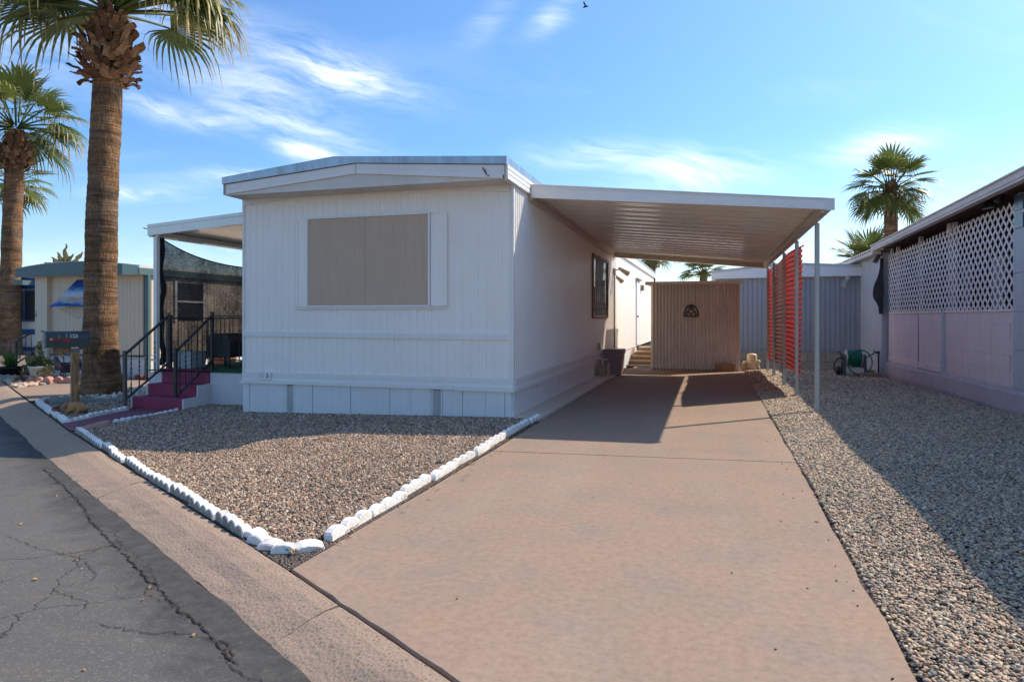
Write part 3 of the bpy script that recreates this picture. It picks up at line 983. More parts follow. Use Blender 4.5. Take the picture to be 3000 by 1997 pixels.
# front yard: crushed granite
fp = [(-1.98, yc(-1.98) + .10), (-1.98, 7.57), (-5.9, 7.57), (-5.9, 8.2), (-6.93, 8.2), (-6.93, 7.75), (-6.78, 6.1), (-6.75, yc(-6.75) + .10)]
px, py = scatter(fp, 9500)
keep = RNG.uniform(0, 1, len(px)) < np.clip(1.25 - (py - 3.0) * .10, .55, 1)
px, py = px[keep], py[keep]
und = .012 * np.sin(px * 2.1 + 1) * np.cos(py * 2.7) + .009
rad = RNG.uniform(.0045, .0098, len(px)) * (1 + .12 * np.clip(py - 5, 0, 3))
nb = RNG.uniform(0, 1, len(px)) < .012
rad[nb] *= 1.6
stones('crushed_gravel', px, py, hxv(px) + und + RNG.uniform(-.006, .006, len(px)), rad, .72, M['crushed'],
       'grey and pink crushed gravel filling the bed before the mobile home', 'gravel', False, 1.1)
# right strip: river pebbles
rp = [(0.645, 1.3), (3.7, 1.3), (3.7, 19.0), (0.66, 19.0)]
px, py = scatter(rp, 10500)
keep = RNG.uniform(0, 1, len(px)) < np.clip(1.15 - (py - 3.0) * .095, .20, 1)
px, py = px[keep], py[keep]
k2 = (py > yc(0.66) - .635 * (px - .66)) & ~((px > 3.45) & (py > 9.6))
px, py = px[k2], py[k2]
und = .012 * np.sin(px * 2.9 + 2) * np.cos(py * 1.9) - .004 * np.exp(-((px - .65) / .12) ** 2)
rad = RNG.uniform(.0045, .0104, len(px)) * (1 + .15 * np.clip(py - 5, 0, 9))
nb = RNG.uniform(0, 1, len(px)) < .02
rad[nb] *= 1.5
pz = hrv(py, px) + und - .012 + RNG.uniform(-.008, .010, len(px))
stones('river_pebbles', px, py, pz, rad, .58, M['pebble'], 'multicoloured river pebbles covering the strip right of the driveway', 'pebbles', True, .55, .35)
# back strip of lit gravel
px, py = scatter([(-1.2, 15.95), (3.2, 15.95), (3.2, 18.8), (-1.2, 18.8)], 350)
# planter by the palm
pp = [(-9.7, 7.75), (-7.55, 6.4), (-7.8, 7.65), (-7.95, 8.2), (-8.1, 8.3), (-8.1, 11), (-9.82, 11), (-9.8, 8.2)]
px, py = scatter(pp, 1700)
rad = RNG.uniform(.010, .019, len(px))
stones('planter_gravel', px, py, hxv(px) + RNG.uniform(-.002, .012, len(px)), rad, .7, M['crushed'], 'grey gravel in the small planter around the mailbox post', 'gravel', False, 1.0)
ang = RNG.uniform(0, 6.28, 420)
rr_ = RNG.uniform(.42, 1.05, 420)
px, py = -9.6 + rr_ * np.cos(ang), 8.85 + rr_ * np.sin(ang)
kk = inpoly(px, py, pp)
px, py = px[kk], py[kk]
stones('white_chippings', px, py, hxv(px) + .015 + RNG.uniform(0, .03, len(px)), RNG.uniform(.02, .042, len(px)), .75, M['whitestone'],
       'white stone chippings scattered round the foot of the tall palm', 'chippings', False, 1.0)
# neighbour's tan stones
px, py = scatter([(-17, 10.1), (-12.02, 8.95), (-12.05, 11.1), (-17, 12.4)], 320)
kk = py > yc(px) + .06
px, py = px[kk], py[kk]
stones('tan_stones', px, py, hxv(px) + RNG.uniform(0, .03, len(px)), RNG.uniform(.025, .055, len(px)), .7, M['tanstone'],
       "pale tan stones covering the neighbour's front bed", 'stones', False, .9)

# ------------------------------------------------------------------ the mobile home
HX0, HX1, HY0, HY1 = -5.89, -2.225, 7.572, 27.0
home = thing('mobile_home', 'white single-wide mobile home with tan covered front window and flat grey edged roof', 'mobile home', (-4.05, 12, 0))


def ztop(x):
    return 2.717 + (2.862 - 2.717) * (x + 5.885) / 1.845 if x < -4.04 else 2.862 + (2.708 - 2.862) * (x + 4.04) / 1.79


mb = MB()
mb.corr(HX0, HX1, lambda a, o, z: (a, HY0 - o, z), lambda a: .955, lambda a: ztop(a) - .005, .0985, .009, 'rib')
mb.corr(HX0, HX1, lambda a, o, z: (a, HY0 - o, z), lambda a: .44, lambda a: .93, .0985, .009, 'rib')
mb.build('front_wall', M['white_siding'], home)
mb = MB().corr(HY0, 16.28, lambda a, o, z: (HX1 + o, a, z), lambda a: .44, lambda a: 2.70, .0925, .009, 'rib2')
mb.build('side_wall', M['white_siding'], home)
mb = MB().corr(16.28, HY1, lambda a, o, z: (HX1 + o * .6, a, z), lambda a: .30, lambda a: 2.70, .30, .006, 'rib')
mb.build('rear_side_wall', M['white_siding'], home)
box('left_wall', M['white_siding'], HX0 - .004, HX0 + .05, HY0 + .02, HY1, -.1, 2.72, home)
box('back_wall', M['white_siding'], HX0 + .06, HX1 - .06, HY1 - .05, HY1, -.1, 2.72, home)
box('inner_wall', M['dark'], HX0 + .07, HX1 - .07, HY0 + .08, HY0 + .10, -.12, 2.70, home)
box('inner_side_wall', M['dark'], HX1 - .10, HX1 - .08, HY0 + .12, HY1 - .1, -.12, 2.70, home)
# belt and base trims
MB().prism([(HX0 - .006, .923), (HX1 + .008, .902), (HX1 + .008, .966), (HX0 - .006, .985)], 'y', HY0 - .026, HY0 - .001).build('belt_trim', M['white_trim'], home)
MB().prism([(.352, -.018), (.352, -.030), (.40, -.024), (.455, -.020), (.462, -.010), (.462, .004), (.352, .004)], 'x', 0, 1)
mb = MB()
for (za, zb, d) in ((.352, .400, .022), (.400, .408, .016), (.408, .458, .024)):
    mb.box(HX0 - .010, HX1 + .012, HY0 - d, HY0 - .002, za, zb)
mb.build('base_trim', M['white_trim'], home)
mb = MB()
mb.box(HX0 - .035, HX1 - .72, HY0 - .042, HY0 - .003, .312, .3515)
mb.box(HX1 - .715, HX1 + .030, HY0 - .046, HY0 - .003, .306, .3515)
mb.build('drip_lip', M['white_trim'], home)
mb = MB()
for (za, zb, d) in ((.352, .400, .022), (.400, .408, .016), (.408, .458, .024)):
    mb.box(HX1 + .012, HX1 + d + .008, HY0 - .001, 16.2, za, zb)
mb.box(HX1 + .002, HX1 + .044, HY0 + .002, 16.2, .306, .3515)
mb.build('side_base_trim', M['white_trim'], home)
box('corner_trim', M['white_trim'], HX1 - .022, HX1 + .018, HY0 - .019, HY0 + .030, .459, 2.69, home)
box('corner_trim', M['white_trim'], HX0 - .012, HX0 + .018, HY0 - .016, HY0 + .018, .459, 2.70, home)
# frieze under the soffit, two lengths meeting at the bend
for (xa, xb) in ((HX0 - .005, -4.043), (-4.037, HX1 - .03)):
    MB().prism([(xa, ztop(xa) - .095), (xb, ztop(xb) - .095), (xb, ztop(xb) - .004), (xa, ztop(xa) - .004)], 'y', HY0 - .024, HY0 - .0005).build('frieze_board', M['cream_trim'] if False else M['white_trim'], home)
# skirt panels
sx = [-5.893, -5.793, -5.522, -5.256, -5.115, -4.857, -4.574, -4.32, -4.035, -3.782, -3.50, -3.241, -3.09, -2.839, -2.548, -2.318, -2.235]
rs = random.Random(4)
for i in range(len(sx) - 1):
    a, b = sx[i], sx[i + 1]
    zb = hx((a + b) / 2) - .06
    if i in (3, 11):
        v = MB().box(a + .004, b - .004, HY0 - .004, HY0 - .001, zb, .305).build('skirt_vent', M['dark'], home)
        mb = MB()
        n = 0
        for s in (1, -1):
            zz = zb - .2
            while zz < .5:
                pts = []
                xx0, xx1 = a + .022, b - .022
                za_, zb_ = (zz, zz + (xx1 - xx0)) if s > 0 else (zz + (xx1 - xx0), zz)
                # clip to the opening
                t0, t1 = 0.0, 1.0
                lo, hi = zb, .300
                if za_ != zb_:
                    ta, tb = (lo - za_) / (zb_ - za_), (hi - za_) / (zb_ - za_)
                    t0, t1 = max(t0, min(ta, tb)), min(t1, max(ta, tb))
                if t1 > t0 + .02:
                    yy_ = HY0 - .010 - (.003 if s > 0 else 0)
                    mb.beam((xx0 + (xx1 - xx0) * t0, yy_, za_ + (zb_ - za_) * t0), (xx0 + (xx1 - xx0) * t1, yy_, za_ + (zb_ - za_) * t1), .003, .0052)
                zz += .0205
        mb.box(a + .003, a + .023, HY0 - .016, HY0 - .005, zb, .305)
        mb.box(b - .023, b - .003, HY0 - .016, HY0 - .005, zb, .305)
        mb.build('vent_grille', M['skirt_white'], v)
        continue
    d = (.012, .006, .010, .004)[i % 4] + rs.uniform(0, .003)
    tp = .003 + rs.uniform(0, .003)
    MB().box(a + tp * .5, b - tp * .5, HY0 - d - .004, HY0 + .02, zb, .308).build('skirt_panel', M['skirt_white'], home)
sy = [HY0 + .01, 8.107, 8.69, 9.267, 9.873, 10.473, 11.057, 11.547, 12.10, 12.70, 13.225, 13.8, 14.4, 15.0, 15.6, 16.2]
for a, b in zip(sy[:-1], sy[1:]):
    MB().box(HX1 - .03, HX1 + .006 + rs.uniform(0, .006), a + .006, b - .006, .02, .304).build('skirt_panel', M['skirt_white'], home)
box('skirt_backing', M['dark'], HX1 - .05, HX1 - .034, HY0 + .03, 16.2, -.1, .30, home)
box('sill_rail', M['white_trim'], HX1 - .02, HX1 + .022, HY0 - .02, 15.5, .026, .052, home)
# front window with tan sun screen
win = MB().box(-4.92, -3.26, HY0 - .030, HY0 - .012, 1.309, 2.412).build('window', M['screen_tan'], home)
mb = MB()
mb.box(-4.935, -3.245, HY0 - .045, HY0 - .011, 2.402, 2.426)
mb.box(-4.935, -3.245, HY0 - .045, HY0 - .011, 1.292, 1.314)
mb.box(-3.269, -3.245, HY0 - .045, HY0 - .011, 1.315, 2.401)
mb.box(-4.935, -4.913, HY0 - .038, HY0 - .011, 1.315, 2.401)
mb.build('frame', M['white_trim'], win)
box('screen_seam', M['screen_tan'], -4.115, -4.105, HY0 - .034, HY0 - .0305, 1.316, 2.40, win)
for (a, b) in ((-3.24, -3.03), (-5.09, -4.94)):
    sh = box('side_panel', M['white_siding'], a, b, HY0 - .024, HY0 - .011, 1.30, 2.395, home)
    e = (b - .045, b) if a > -4 else (a, a + .03)
    box('panel_edge', M['white_siding'], e[0], e[1], HY0 - .033, HY0 - .0245, 1.305, 2.392, sh)
box('window_sill', M['white_trim'], -5.09, -3.03, HY0 - .030, HY0 - .010, 1.268, 1.290, home)
# screws on the siding
mb = MB()
for z in (2.035, .475):
    for x in np.arange(HX0 + .12, HX1 - .05, .197):
        if z > 2 and -5.05 < x < -3.0: continue
        mb.lathe([(.006, 0), (.004, .004)], (0, 0, 0), 6)
        for i in range(12):
            v = mb.v[-12 + i]
            mb.v[-12 + i] = (x + v[0], HY0 - .010 - v[2] + (0 if z > 1 else -.001), z + v[1])
mb.build('screw', M['cream_trim'], home, kind='stuff')
# roof
RP = [(HX0 - .012, 2.700), (HX0 - .012, 2.90), (-4.30, 3.055), (HX1 + .03, 2.92), (HX1 + .03, 2.70)]
MB().prism(RP, 'y', 7.23, HY1 + .2).build('roof', M['roof_white'], home)
capb = [(-5.905, 2.838), (-4.05, 2.985), (-2.195, 2.855)]
capt = [(-2.188, 2.942), (-4.34, 3.080), (-5.915, 2.922)]
MB().prism(capb + capt, 'y', 7.185, 7.228).build('roof_cap', M['galv'], home)
box('roof_cap', M['galv'], HX1 + .031, HX1 + .042, 7.186, HY1 + .2, 2.853, 2.943, home)
box('roof_cap', M['galv'], HX0 - .028, HX0 - .014, 7.186, HY1 + .2, 2.838, 2.923, home)


def strip(pa, pb, za, zb, y0, y1):
    """board between two x stations; za/zb = (bottom, top) at each end"""
    return MB().prism([(pa, za[0]), (pb, zb[0]), (pb, zb[1]), (pa, za[1])], 'y', y0, y1)


for (xa, ba, ta, xb, bb, tb) in ((-5.868, 2.712, 2.836, -4.056, 2.862, 2.983), (-4.046, 2.862, 2.983, -2.216, 2.700, 2.854)):
    f = MB()
    for (u0, u1, d) in ((0, .42, .022), (.42, .50, .016), (.50, .96, .020)):
        f.v += []
        s = strip(xa, xb, (ba + (ta - ba) * u0, ba + (ta - ba) * u1), (bb + (tb - bb) * u0, bb + (tb - bb) * u1), 7.229 - d, 7.2295)
        f.add(s.v, s.f)
    f.build('fascia', M['white_trim'], home)
for (xa, za, xb, zb) in ((-5.868, 2.708, -4.05, 2.858), (-4.05, 2.858, -2.216, 2.698)):
    MB().prism([(xa, za - .004), (xb, zb - .004), (xb, zb + .003), (xa, za + .003)], 'y', 7.2305, HY0 - .001).build('soffit', M['cream_trim'], home)
f = MB()
for (z0, z1, d) in ((2.695, 2.745, .052), (2.745, 2.757, .042), (2.757, 2.80, .050), (2.80, 2.812, .044), (2.812, 2.8525, .050)):
    f.box(HX1 + .0305, HX1 + d, 7.21, HY1 + .15, z0, z1)
f.build('side_fascia', M['white_trim'], home)
box('side_soffit', M['white_trim'], HX1 - .01, HX1 + .030, 7.24, HY1, 2.690, 2.6985, home)
box('fascia_end_cap', M['cream_trim'], HX0 - .022, HX0 - .0125, 7.205, 7.30, 2.705, 2.836, home)
vt = MB().lathe([(.05, 0), (.05, .08), (.09, .09), (.10, .11), (.04, .14)], (-2.75, 9.2, 2.93), 12).build('roof_vent', M['rusty_iron'], home)
# flaking paint at the front right fascia corner
for k, (x, z, wd, h) in enumerate(((-2.46, 2.82, .022, .03), (-2.44, 2.795, .03, .04), (-2.425, 2.765, .026, .035), (-2.40, 2.74, .03, .022), (-2.225, 2.72, .02, .05))):
    MB().prism([(x - wd * .5, z - h * .3), (x, z - h * .6), (x + wd * .5, z - h * .2), (x + wd * .3, z + h * .5), (x - wd * .4, z + h * .45)], 'y', 7.2045, 7.206).build('paint_flake', M['brick_tan'], home)
# number plate
npl = box('number_plate', M['white_trim'], -5.655, -5.458, HY0 - .040, HY0 - .0265, .364, .466, home)
text('plate_number', '3', .075, M['number_dark'], npl, (-5.505, HY0 - .041, .415), (pi / 2, 0, 0), .001)
text('plate_number', '12', .075, M['number_faint'], npl, (-5.592, HY0 - .041, .415), (pi / 2, 0, 0), .001)
# side window under the carport
sw = box('side_window', M['dark_glass'], HX1 + .010, HX1 + .014, 12.93, 14.78, 1.19, 2.345, home)
mb = MB()
mb.box(HX1 + .009, HX1 + .040, 12.88, 12.95, 1.15, 2.39)
mb.box(HX1 + .009, HX1 + .040, 14.75, 14.82, 1.15, 2.39)
mb.box(HX1 + .009, HX1 + .045, 12.951, 14.749, 1.145, 1.195)
mb.box(HX1 + .009, HX1 + .045, 12.951, 14.749, 2.335, 2.385)
mb.build('frame', M['brown_frame'], sw)
vs, fs = [], []
for i in range(41):
    t = i / 40
    for j in range(7):
        u = j / 6
        gather = .5 + (t - .5) * (1 - .35 * math.sin(pi * u) * (1 if t > .5 else -.4))
        vs.append((HX1 + .018 + .005 * sin(t * 50 + u * 3), 12.99 + gather * 1.72, 1.2 + u * 1.12))
for i in range(40):
    for j in range(6):
        a = i * 7 + j
        fs.append((a, a + 7, a + 8, a + 1))
mb = MB().add(vs, fs)
mb.f = [f for k, f in enumerate(mb.f) if not (k // 6 < 7 and k % 6 > 2) and not (k // 6 > 30 and k % 6 > 3)]
mb.build('curtain', M['curtain'], sw, True)
# door and lamps further back
dr = box('door', M['white_fascia'], HX1 + .008, HX1 + .03, 20.64, 21.58, .35, 2.28, home)
MB().tube([(HX1 + .03, 20.75, 1.2), (HX1 + .07, 20.75, 1.2)], .03, 8).build('knob', M['rusty_iron'], dr)
box('door_hood', M['lamp_housing'], HX1 + .01, HX1 + .09, 20.55, 21.65, 2.30, 2.345, home)
ls = box('wall_lamp', M['lamp_housing'], HX1 + .008, HX1 + .10, 22.0, 22.22, 2.02, 2.20, home)
fl = MB().box(HX1 + .012, HX1 + .06, 15.72, 15.86, 2.16, 2.30)
fl.tube([(HX1 + .05, 15.79, 2.25), (HX1 + .16, 15.76, 2.27)], .014, 6)
fl.tube([(HX1 + .14, 15.77, 2.30), (HX1 + .30, 15.70, 2.20), (HX1 + .36, 15.67, 2.16)], [.035, .055, .062], 10)
fl.tube([(HX1 + .05, 15.80, 2.18), (HX1 + .10, 15.80, 2.08)], .012, 6)
fl.tube([(HX1 + .08, 15.80, 2.10), (HX1 + .18, 15.78, 2.02), (HX1 + .22, 15.77, 1.98)], [.03, .05, .055], 10)
fl.build('floodlight', M['lamp_housing'], home)
MB().tube([(HX1 + .03, 15.80, 2.17), (HX1 + .03, 15.80, .50), (HX1 + .05, 15.70, .47), (HX1 + .05, 14.3, .46)], .014, 6).build('conduit', M['darkbrown'], home)
box('outlet_box', M['lamp_grey'], HX1 + .012, HX1 + .07, 13.55, 13.72, .52, .66, home)
box('meter_panel', M['lamp_grey'], HX1 + .008, HX1 + .06, 16.32, 18.3, .30, 1.0, home, label='grey lower panel behind the mauve bin') if False else None
# rear skirting pickets in the sun
for k in range(14):
    box('skirt_panel', M['skirt_white'], HX1 - .02, HX1 + .006, 16.3 + k * .32, 16.3 + k * .32 + .30, -.15, .28, home)

# ------------------------------------------------------------------ carport
car = thing('carport', 'white ribbed metal carport roof on slender grey posts beside the mobile home', 'carport', (1.17, 8.63, 0.02))
CX0, CY0, CY1 = -2.165, 8.24, 15.52


def cxr(y):
    return 1.240 - .0170 * (y - CY0)


def czl(y):
    return 2.735 - .0125 * (y - CY0)


def czr(y):
    return 2.425 - .0135 * (y - CY0)


def czx(x, y):
    return czl(y) + (czr(y) - czl(y)) * (x - CX0) / (cxr(y) - CX0)


def hexa(mb, a, b):
    """solid between two quads given as four points each"""
    return mb.add(list(a) + list(b), [(0, 1, 2, 3), (7, 6, 5, 4), (0, 4, 5, 1), (1, 5, 6, 2), (2, 6, 7, 3), (3, 7, 4, 0)])


def runy(mb, x0, x1, z0, z1, y0, y1):
    """member along the right edge: x offsets from the edge line, z offsets from the deck"""
    q = lambda y: [(cxr(y) + x0, y, czr(y) + z0), (cxr(y) + x1, y, czr(y) + z0), (cxr(y) + x1, y, czr(y) + z1), (cxr(y) + x0, y, czr(y) + z1)]
    return hexa(mb, q(y0), q(y1))


def runx(mb, ya, yb, zl0, zl1, zr0, zr1, xl=CX0, xr=0.0, y=None):
    y = ya if y is None else y
    a = [(xl, ya, czl(y) + zl0), (cxr(y) + xr, ya, czr(y) + zr0), (cxr(y) + xr, ya, czr(y) + zr1), (xl, ya, czl(y) + zl1)]
    b = [(p[0], yb, p[2]) for p in a]
    return hexa(mb, a, b)


# ribbed roof deck: each pan is a panel of its own
ny = 18
pan = (CY1 - CY0 - .03) / ny
for k in range(ny):
    y0 = CY0 + .015 + k * pan
    prof = [(0, .0), (.015, .050), (.07, .055), (.11, .012), (.20, .0), (.245, .042), (.33, .042), (.375, 0), (.47, .0), (.515, .042), (.60, .042), (.645, 0), (.74, .0), (.785, .042), (.86, .042), (.905, .0), (.94, .012), (.97, .052), (.995, .0)]
    vs, fs = [], []
    for q_, o in prof:
        y = y0 + q_ * pan
        vs += [(CX0, y, czl(y) + o), (cxr(y), y, czr(y) + o)]
    n = len(prof)
    for i in range(n - 1):
        fs.append((2 * i, 2 * i + 1, 2 * i + 3, 2 * i + 2))
    MB().add(vs, fs).build('roof_pan', M['alu'], car)
MB().add([(CX0, CY0, czl(CY0) + .062), (cxr(CY0), CY0, czr(CY0) + .062), (cxr(CY1), CY1, czr(CY1) + .062), (CX0, CY1, czl(CY1) + .062)], [(0, 1, 2, 3)]).build('roof_top', M['roof_white'], car)
f = MB()
for (z0, z1, d) in ((-.085, .030, .048), (.030, .042, .036), (.042, .060, .044), (.060, .070, .034), (.070, .085, .050)):
    h = lambda z: z * (.9 if z < 0 else .55)
    runx(f, CY0 - d, CY0 - .001, z0, z1, h(z0), h(z1), CX0 - .005, .03, CY0)
f.build('front_fascia', M['white_siding'], car)
box('fascia_corner', M['white_trim'], cxr(CY0) - .055, cxr(CY0) + .038, CY0 - .054, CY0 - .0505, czr(CY0) - .082, czr(CY0) + .050, car)
mb = MB()
runy(mb, .001, .012, -.075, .048, CY0 - .05, CY1 + .04)
runy(mb, -.035, 0, -.078, -.070, CY0, CY1)
mb.build('side_gutter', M['alu'], car)
runy(MB(), -.095, -.045, -.098, -.006, CY0 + .002, CY1 - .002).build('post_beam', M['cream_trim'], car)
f = MB()
runx(f, CY1 + .001, CY1 + .045, -.10, .05, -.10, .05, CX0, .01, CY1)
runx(f, CY1 - .05, CY1 + .05, -.112, -.101, -.112, -.101, CX0, -.04, CY1)
f.build('rear_fascia', M['cream_trim'], car)
mb = MB()
for (xa, z0, z1) in ((.060, -.110, -.080), (.045, -.080, -.035), (.070, -.035, .0)):
    hexa(mb, *[[(HX1 + .012, y, czl(y) + z0), (HX1 + xa, y, czl(y) + z0), (HX1 + xa, y, czl(y) + z1), (HX1 + .012, y, czl(y) + z1)] for y in (CY0, 15.95)])
mb.build('wall_rail', M['cream_trim'], car)
POSTS = [(1.210, 9.02), (1.178, 10.83), (1.156, 12.46), (1.136, 14.26), (1.112, 15.48)]
for x, y in POSTS:
    mb = MB()
    h = .026
    mb.cbox(x - h, x + h, y - h, y + h, hr(y, x) - .25, czx(x, y) - .100, .006)
    mb.box(x - h - .0025, x + h + .0025, y - .006, y + .006, hr(y, x) - .2, czx(x, y) - .30)
    mb.build('post', M['post_metal'], car)

# red corrugated sheets hung on the posts
scr = thing('privacy_screen', 'red corrugated plastic screen hung on the carport posts', 'privacy screen', (1.21, 13, 0.3))
for (y0, y1, z0, z1, mt, xo, lab) in ((10.72, 12.80, .31, 2.235, 'red_panel', 0, 'bright red sheet nearest the street'),
                                      (12.70, 14.40, .30, 2.215, 'shaded_panel', .012, 'shaded brown red middle sheet'),
                                      (14.28, 15.75, .29, 2.19, 'red_panel', 0, 'red sheet farthest from the street')):
    mb = MB()
    ncol, nz = 8, 150
    vs, fs = [], []
    for j in range(nz + 1):
        z = z0 + (z1 - z0) * j / nz
        for i in range(ncol + 1):
            t = i / ncol
            y = y0 + (y1 - y0) * t
            x = 1.225 - .0170 * (y - 10.7) + xo + .015 * sin(2 * pi * z / .076) * .75 + .012 * sin(t * 5 + z * 1.7 + y0) * (1 - .5 * t)
            if j > nz - 3 and i == 0: x += .02
            vs.append((x, y, z + .012 * sin(t * 4 + y0)))
    for j in range(nz):
        for i in range(ncol):
            a = j * (ncol + 1) + i
            fs.append((a, a + 1, a + ncol + 2, a + ncol + 1))
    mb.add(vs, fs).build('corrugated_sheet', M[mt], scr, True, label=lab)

# ------------------------------------------------------------------ shed and things at the back of the drive
shed = thing('garden_shed', 'low beige corrugated metal shed at the end of the driveway', 'shed', (-.4, 15.6, 0))
SX0, SX1, SY0, SY1 = -1.335, .520, 15.60, 17.4
MB().corr(SX0, SX1, lambda a, o, z: (a, SY0 - o, z), lambda a: .0, lambda a: 1.905, .0735, .042, 'sin').build('front_wall', M['shed'], shed, True)
MB().corr(SY0, SY1, lambda a, o, z: (SX1 + o, a, z), lambda a: .0, lambda a: 1.905, .0705, .016, 'sin').build('side_wall', M['shed'], shed, True)
MB().corr(SY0, SY1, lambda a, o, z: (SX0 - o, a, z), lambda a: .0, lambda a: 1.905, .0705, .016, 'sin').build('side_wall', M['shed'], shed, True)
box('back_wall', M['shed'], SX0, SX1, SY1, SY1 + .02, -.1, 1.905, shed)
box('shed_core', M['dark'], SX0 + .04, SX1 - .04, SY0 + .04, SY1 - .02, 0.0, 1.9, shed)
box('corner_trim', M['white_fascia'], SX1 + .002, SX1 + .035, SY0 - .024, SY0 + .045, .0, 1.90, shed)
mb = MB().box(SX0 - .12, SX1 + .06, SY0 - .10, SY1 + .08, 1.906, 1.935)
mb.box(SX0 - .13, SX1 + .07, SY0 - .112, SY0 - .101, 1.890, 1.962)
mb.box(SX1 + .061, SX1 + .072, SY0 - .10, SY1 + .08, 1.890, 1.96)
mb.build('roof', M['shed'], shed)
box('sill_plate', M['weathered_wood'], SX0, SX1, SY0 - .035, SY0 - .021, .001, .03, shed)

plq = thing('wall_plaque', 'dark arched ornament mounted on a small pale board on the shed front', 'plaque', (-.44, 15.57, 1.15))
box('board', M['plaque'], -.695, -.190, 15.560, 15.579, 1.152, 1.385, plq)
mb = MB()
ax, az_, ry = -.47, 1.215, 15.545
arc = [(ax + .15 * cos(a), ry, az_ + .225 * sin(a)) for a in np.linspace(-.12, pi + .12, 19)]
mb.tube(arc, .017, 8)
arc = [(ax + .105 * cos(a), ry - .005, az_ + .13 * sin(a)) for a in np.linspace(0, pi, 13)]
mb.tube(arc, .013, 8)
mb.tube([(ax - .15, ry, az_ - .012), (ax - .07, ry, az_ - .035), (ax, ry, az_ - .015), (ax + .07, ry, az_ - .035), (ax + .15, ry, az_ - .012)], .015, 8)
for s in (-1, 1):
    mb.tube([(ax, ry, az_ + .01), (ax + s * .045, ry - .01, az_ + .075), (ax + s * .095, ry, az_ + .06), (ax + s * .10, ry, az_ + .01), (ax + s * .06, ry, az_)], .012, 6)
mb.tube([(ax - .06, ry, az_ + .155), (ax, ry - .02, az_ + .185), (ax + .06, ry, az_ + .155)], [.012, .03, .012], 8)
mb.build('emblem', M['bronze'], plq, True)

setp(MB().cbox(.045, .435, 15.40, 15.53, .001, .165, .006).build('timber_block', M['timber']), 'short tan timber block lying against the shed foot', 'timber')
setp(MB().cbox(.60, .69, 15.72, 15.86, -.10, .17, .006).build('timber_post', M['timber']), 'short upright timber stub between shed corner and cream pump', 'timber')

pump = thing('water_pump', 'aged cream water pump with rounded tank beside the shed corner', 'pump', (.82, 15.95, -.09))
mb = MB().lathe([(.06, .22), (.095, .235), (.105, .27), (.105, .42), (.085, .455), (.03, .465)], (.815, 15.93, -.09), 16)
mb.build('tank', M['pump_cream'], pump, True)
mb = MB().box(.735, .895, 15.86, 16.02, -.085, .135)
mb.build('body', M['pump_cream'], pump)
mb = MB().lathe([(.03, 0), (.03, .24), (.055, .25), (.055, .29), (.02, .30)], (.68, 15.93, -.09), 10)
mb.lathe([(.028, 0), (.028, .12), (.04, .13), (.04, .17), (.028, .18), (.028, .25), (.05, .26), (.05, .31), (.03, .32)], (.945, 15.95, -.09), 10)
mb.tube([(.70, 15.93, .03), (.945, 15.95, .06)], .022, 8)
mb.build('pipe', M['pump_cream'], pump, True)

st = thing('wooden_steps', 'weathered wooden steps up to the rear door between bin and shed', 'steps', (-1.7, 16.6, -.05))
for k in range(5):
    y = 16.15 + k * .27
    z = .015 + k * .098
    box('tread', M['step_wood'], -1.97 + k * .045, -1.30, y, y + .29, z, z + .03, st)
    if k < 4:
        box('riser', M['timber'], -1.95 + k * .045, -1.31, y + .26, y + .275, z + .031, z + .098, st)
for x in (-1.93, -1.34):
    MB().prism([(16.2, -.1), (17.5, -.1), (17.5, .40), (17.2, .40), (16.2, .012)], 'x', x - .015, x + .015).build('stringer', M['timber'], st)
hr_ = MB().tube([(-1.42, 17.2, .4), (-1.42, 17.2, 1.35)], .012, 6)
hr_.tube([(-1.50, 17.2, 1.35), (-1.34, 17.2, 1.35)], .010, 6)
hr_.tube([(-1.46, 17.3, .35), (-1.46, 17.3, .7)], .012, 6)
hr_.build('handrail', M['white_plastic'], st)

bn = thing('waste_bin', 'mauve brown plastic waste bin with lid against the home wall', 'bin', (-1.95, 14.0, .02))
mb = MB()
for (z0, z1, a, b) in ((.026, .47, .165, .195),):
    vs = []
    for (z, h) in ((z0, a), (z1, b)):
        for (sx_, sy_) in ((-1, -1), (1, -1), (1, 1), (-1, 1)):
            vs.append((-1.95 + sx_ * h, 14.0 + sy_ * h * 1.1, z))
    mb.add(vs, [(3, 2, 1, 0), (4, 5, 6, 7), (0, 1, 5, 4), (1, 2, 6, 5), (2, 3, 7, 6), (3, 0, 4, 7)])
mb.box(-2.155, -1.745, 13.77, 14.23, .43, .47)
mb.build('bin_body', M['mauve_plastic'], bn)
mb = MB().cbox(-2.16, -1.74, 13.765, 14.235, .471, .525, .02)
mb.box(-2.04, -1.86, 13.745, 13.764, .455, .50)
mb.build('lid', M['mauve_plastic'], bn)

ub = thing('utility_pedestal', 'small weathered utility box below the home wall beside the mauve bin', 'utility box', (-2.08, 13.35, .02))
MB().cbox(-2.165, -2.01, 13.22, 13.42, .026, .235, .02).build('box', M['weathered_wood'], ub)
mb = MB().tube([(-2.09, 13.32, .23), (-2.09, 13.32, .33)], .03, 8)
mb.tube([(-2.17, 13.3, .34), (-1.98, 13.36, .345)], .022, 8)
mb.tube([(-2.0, 13.5, .03), (-2.0, 13.5, .28)], .03, 8)
mb.build('pipe', M['lamp_grey'], ub)

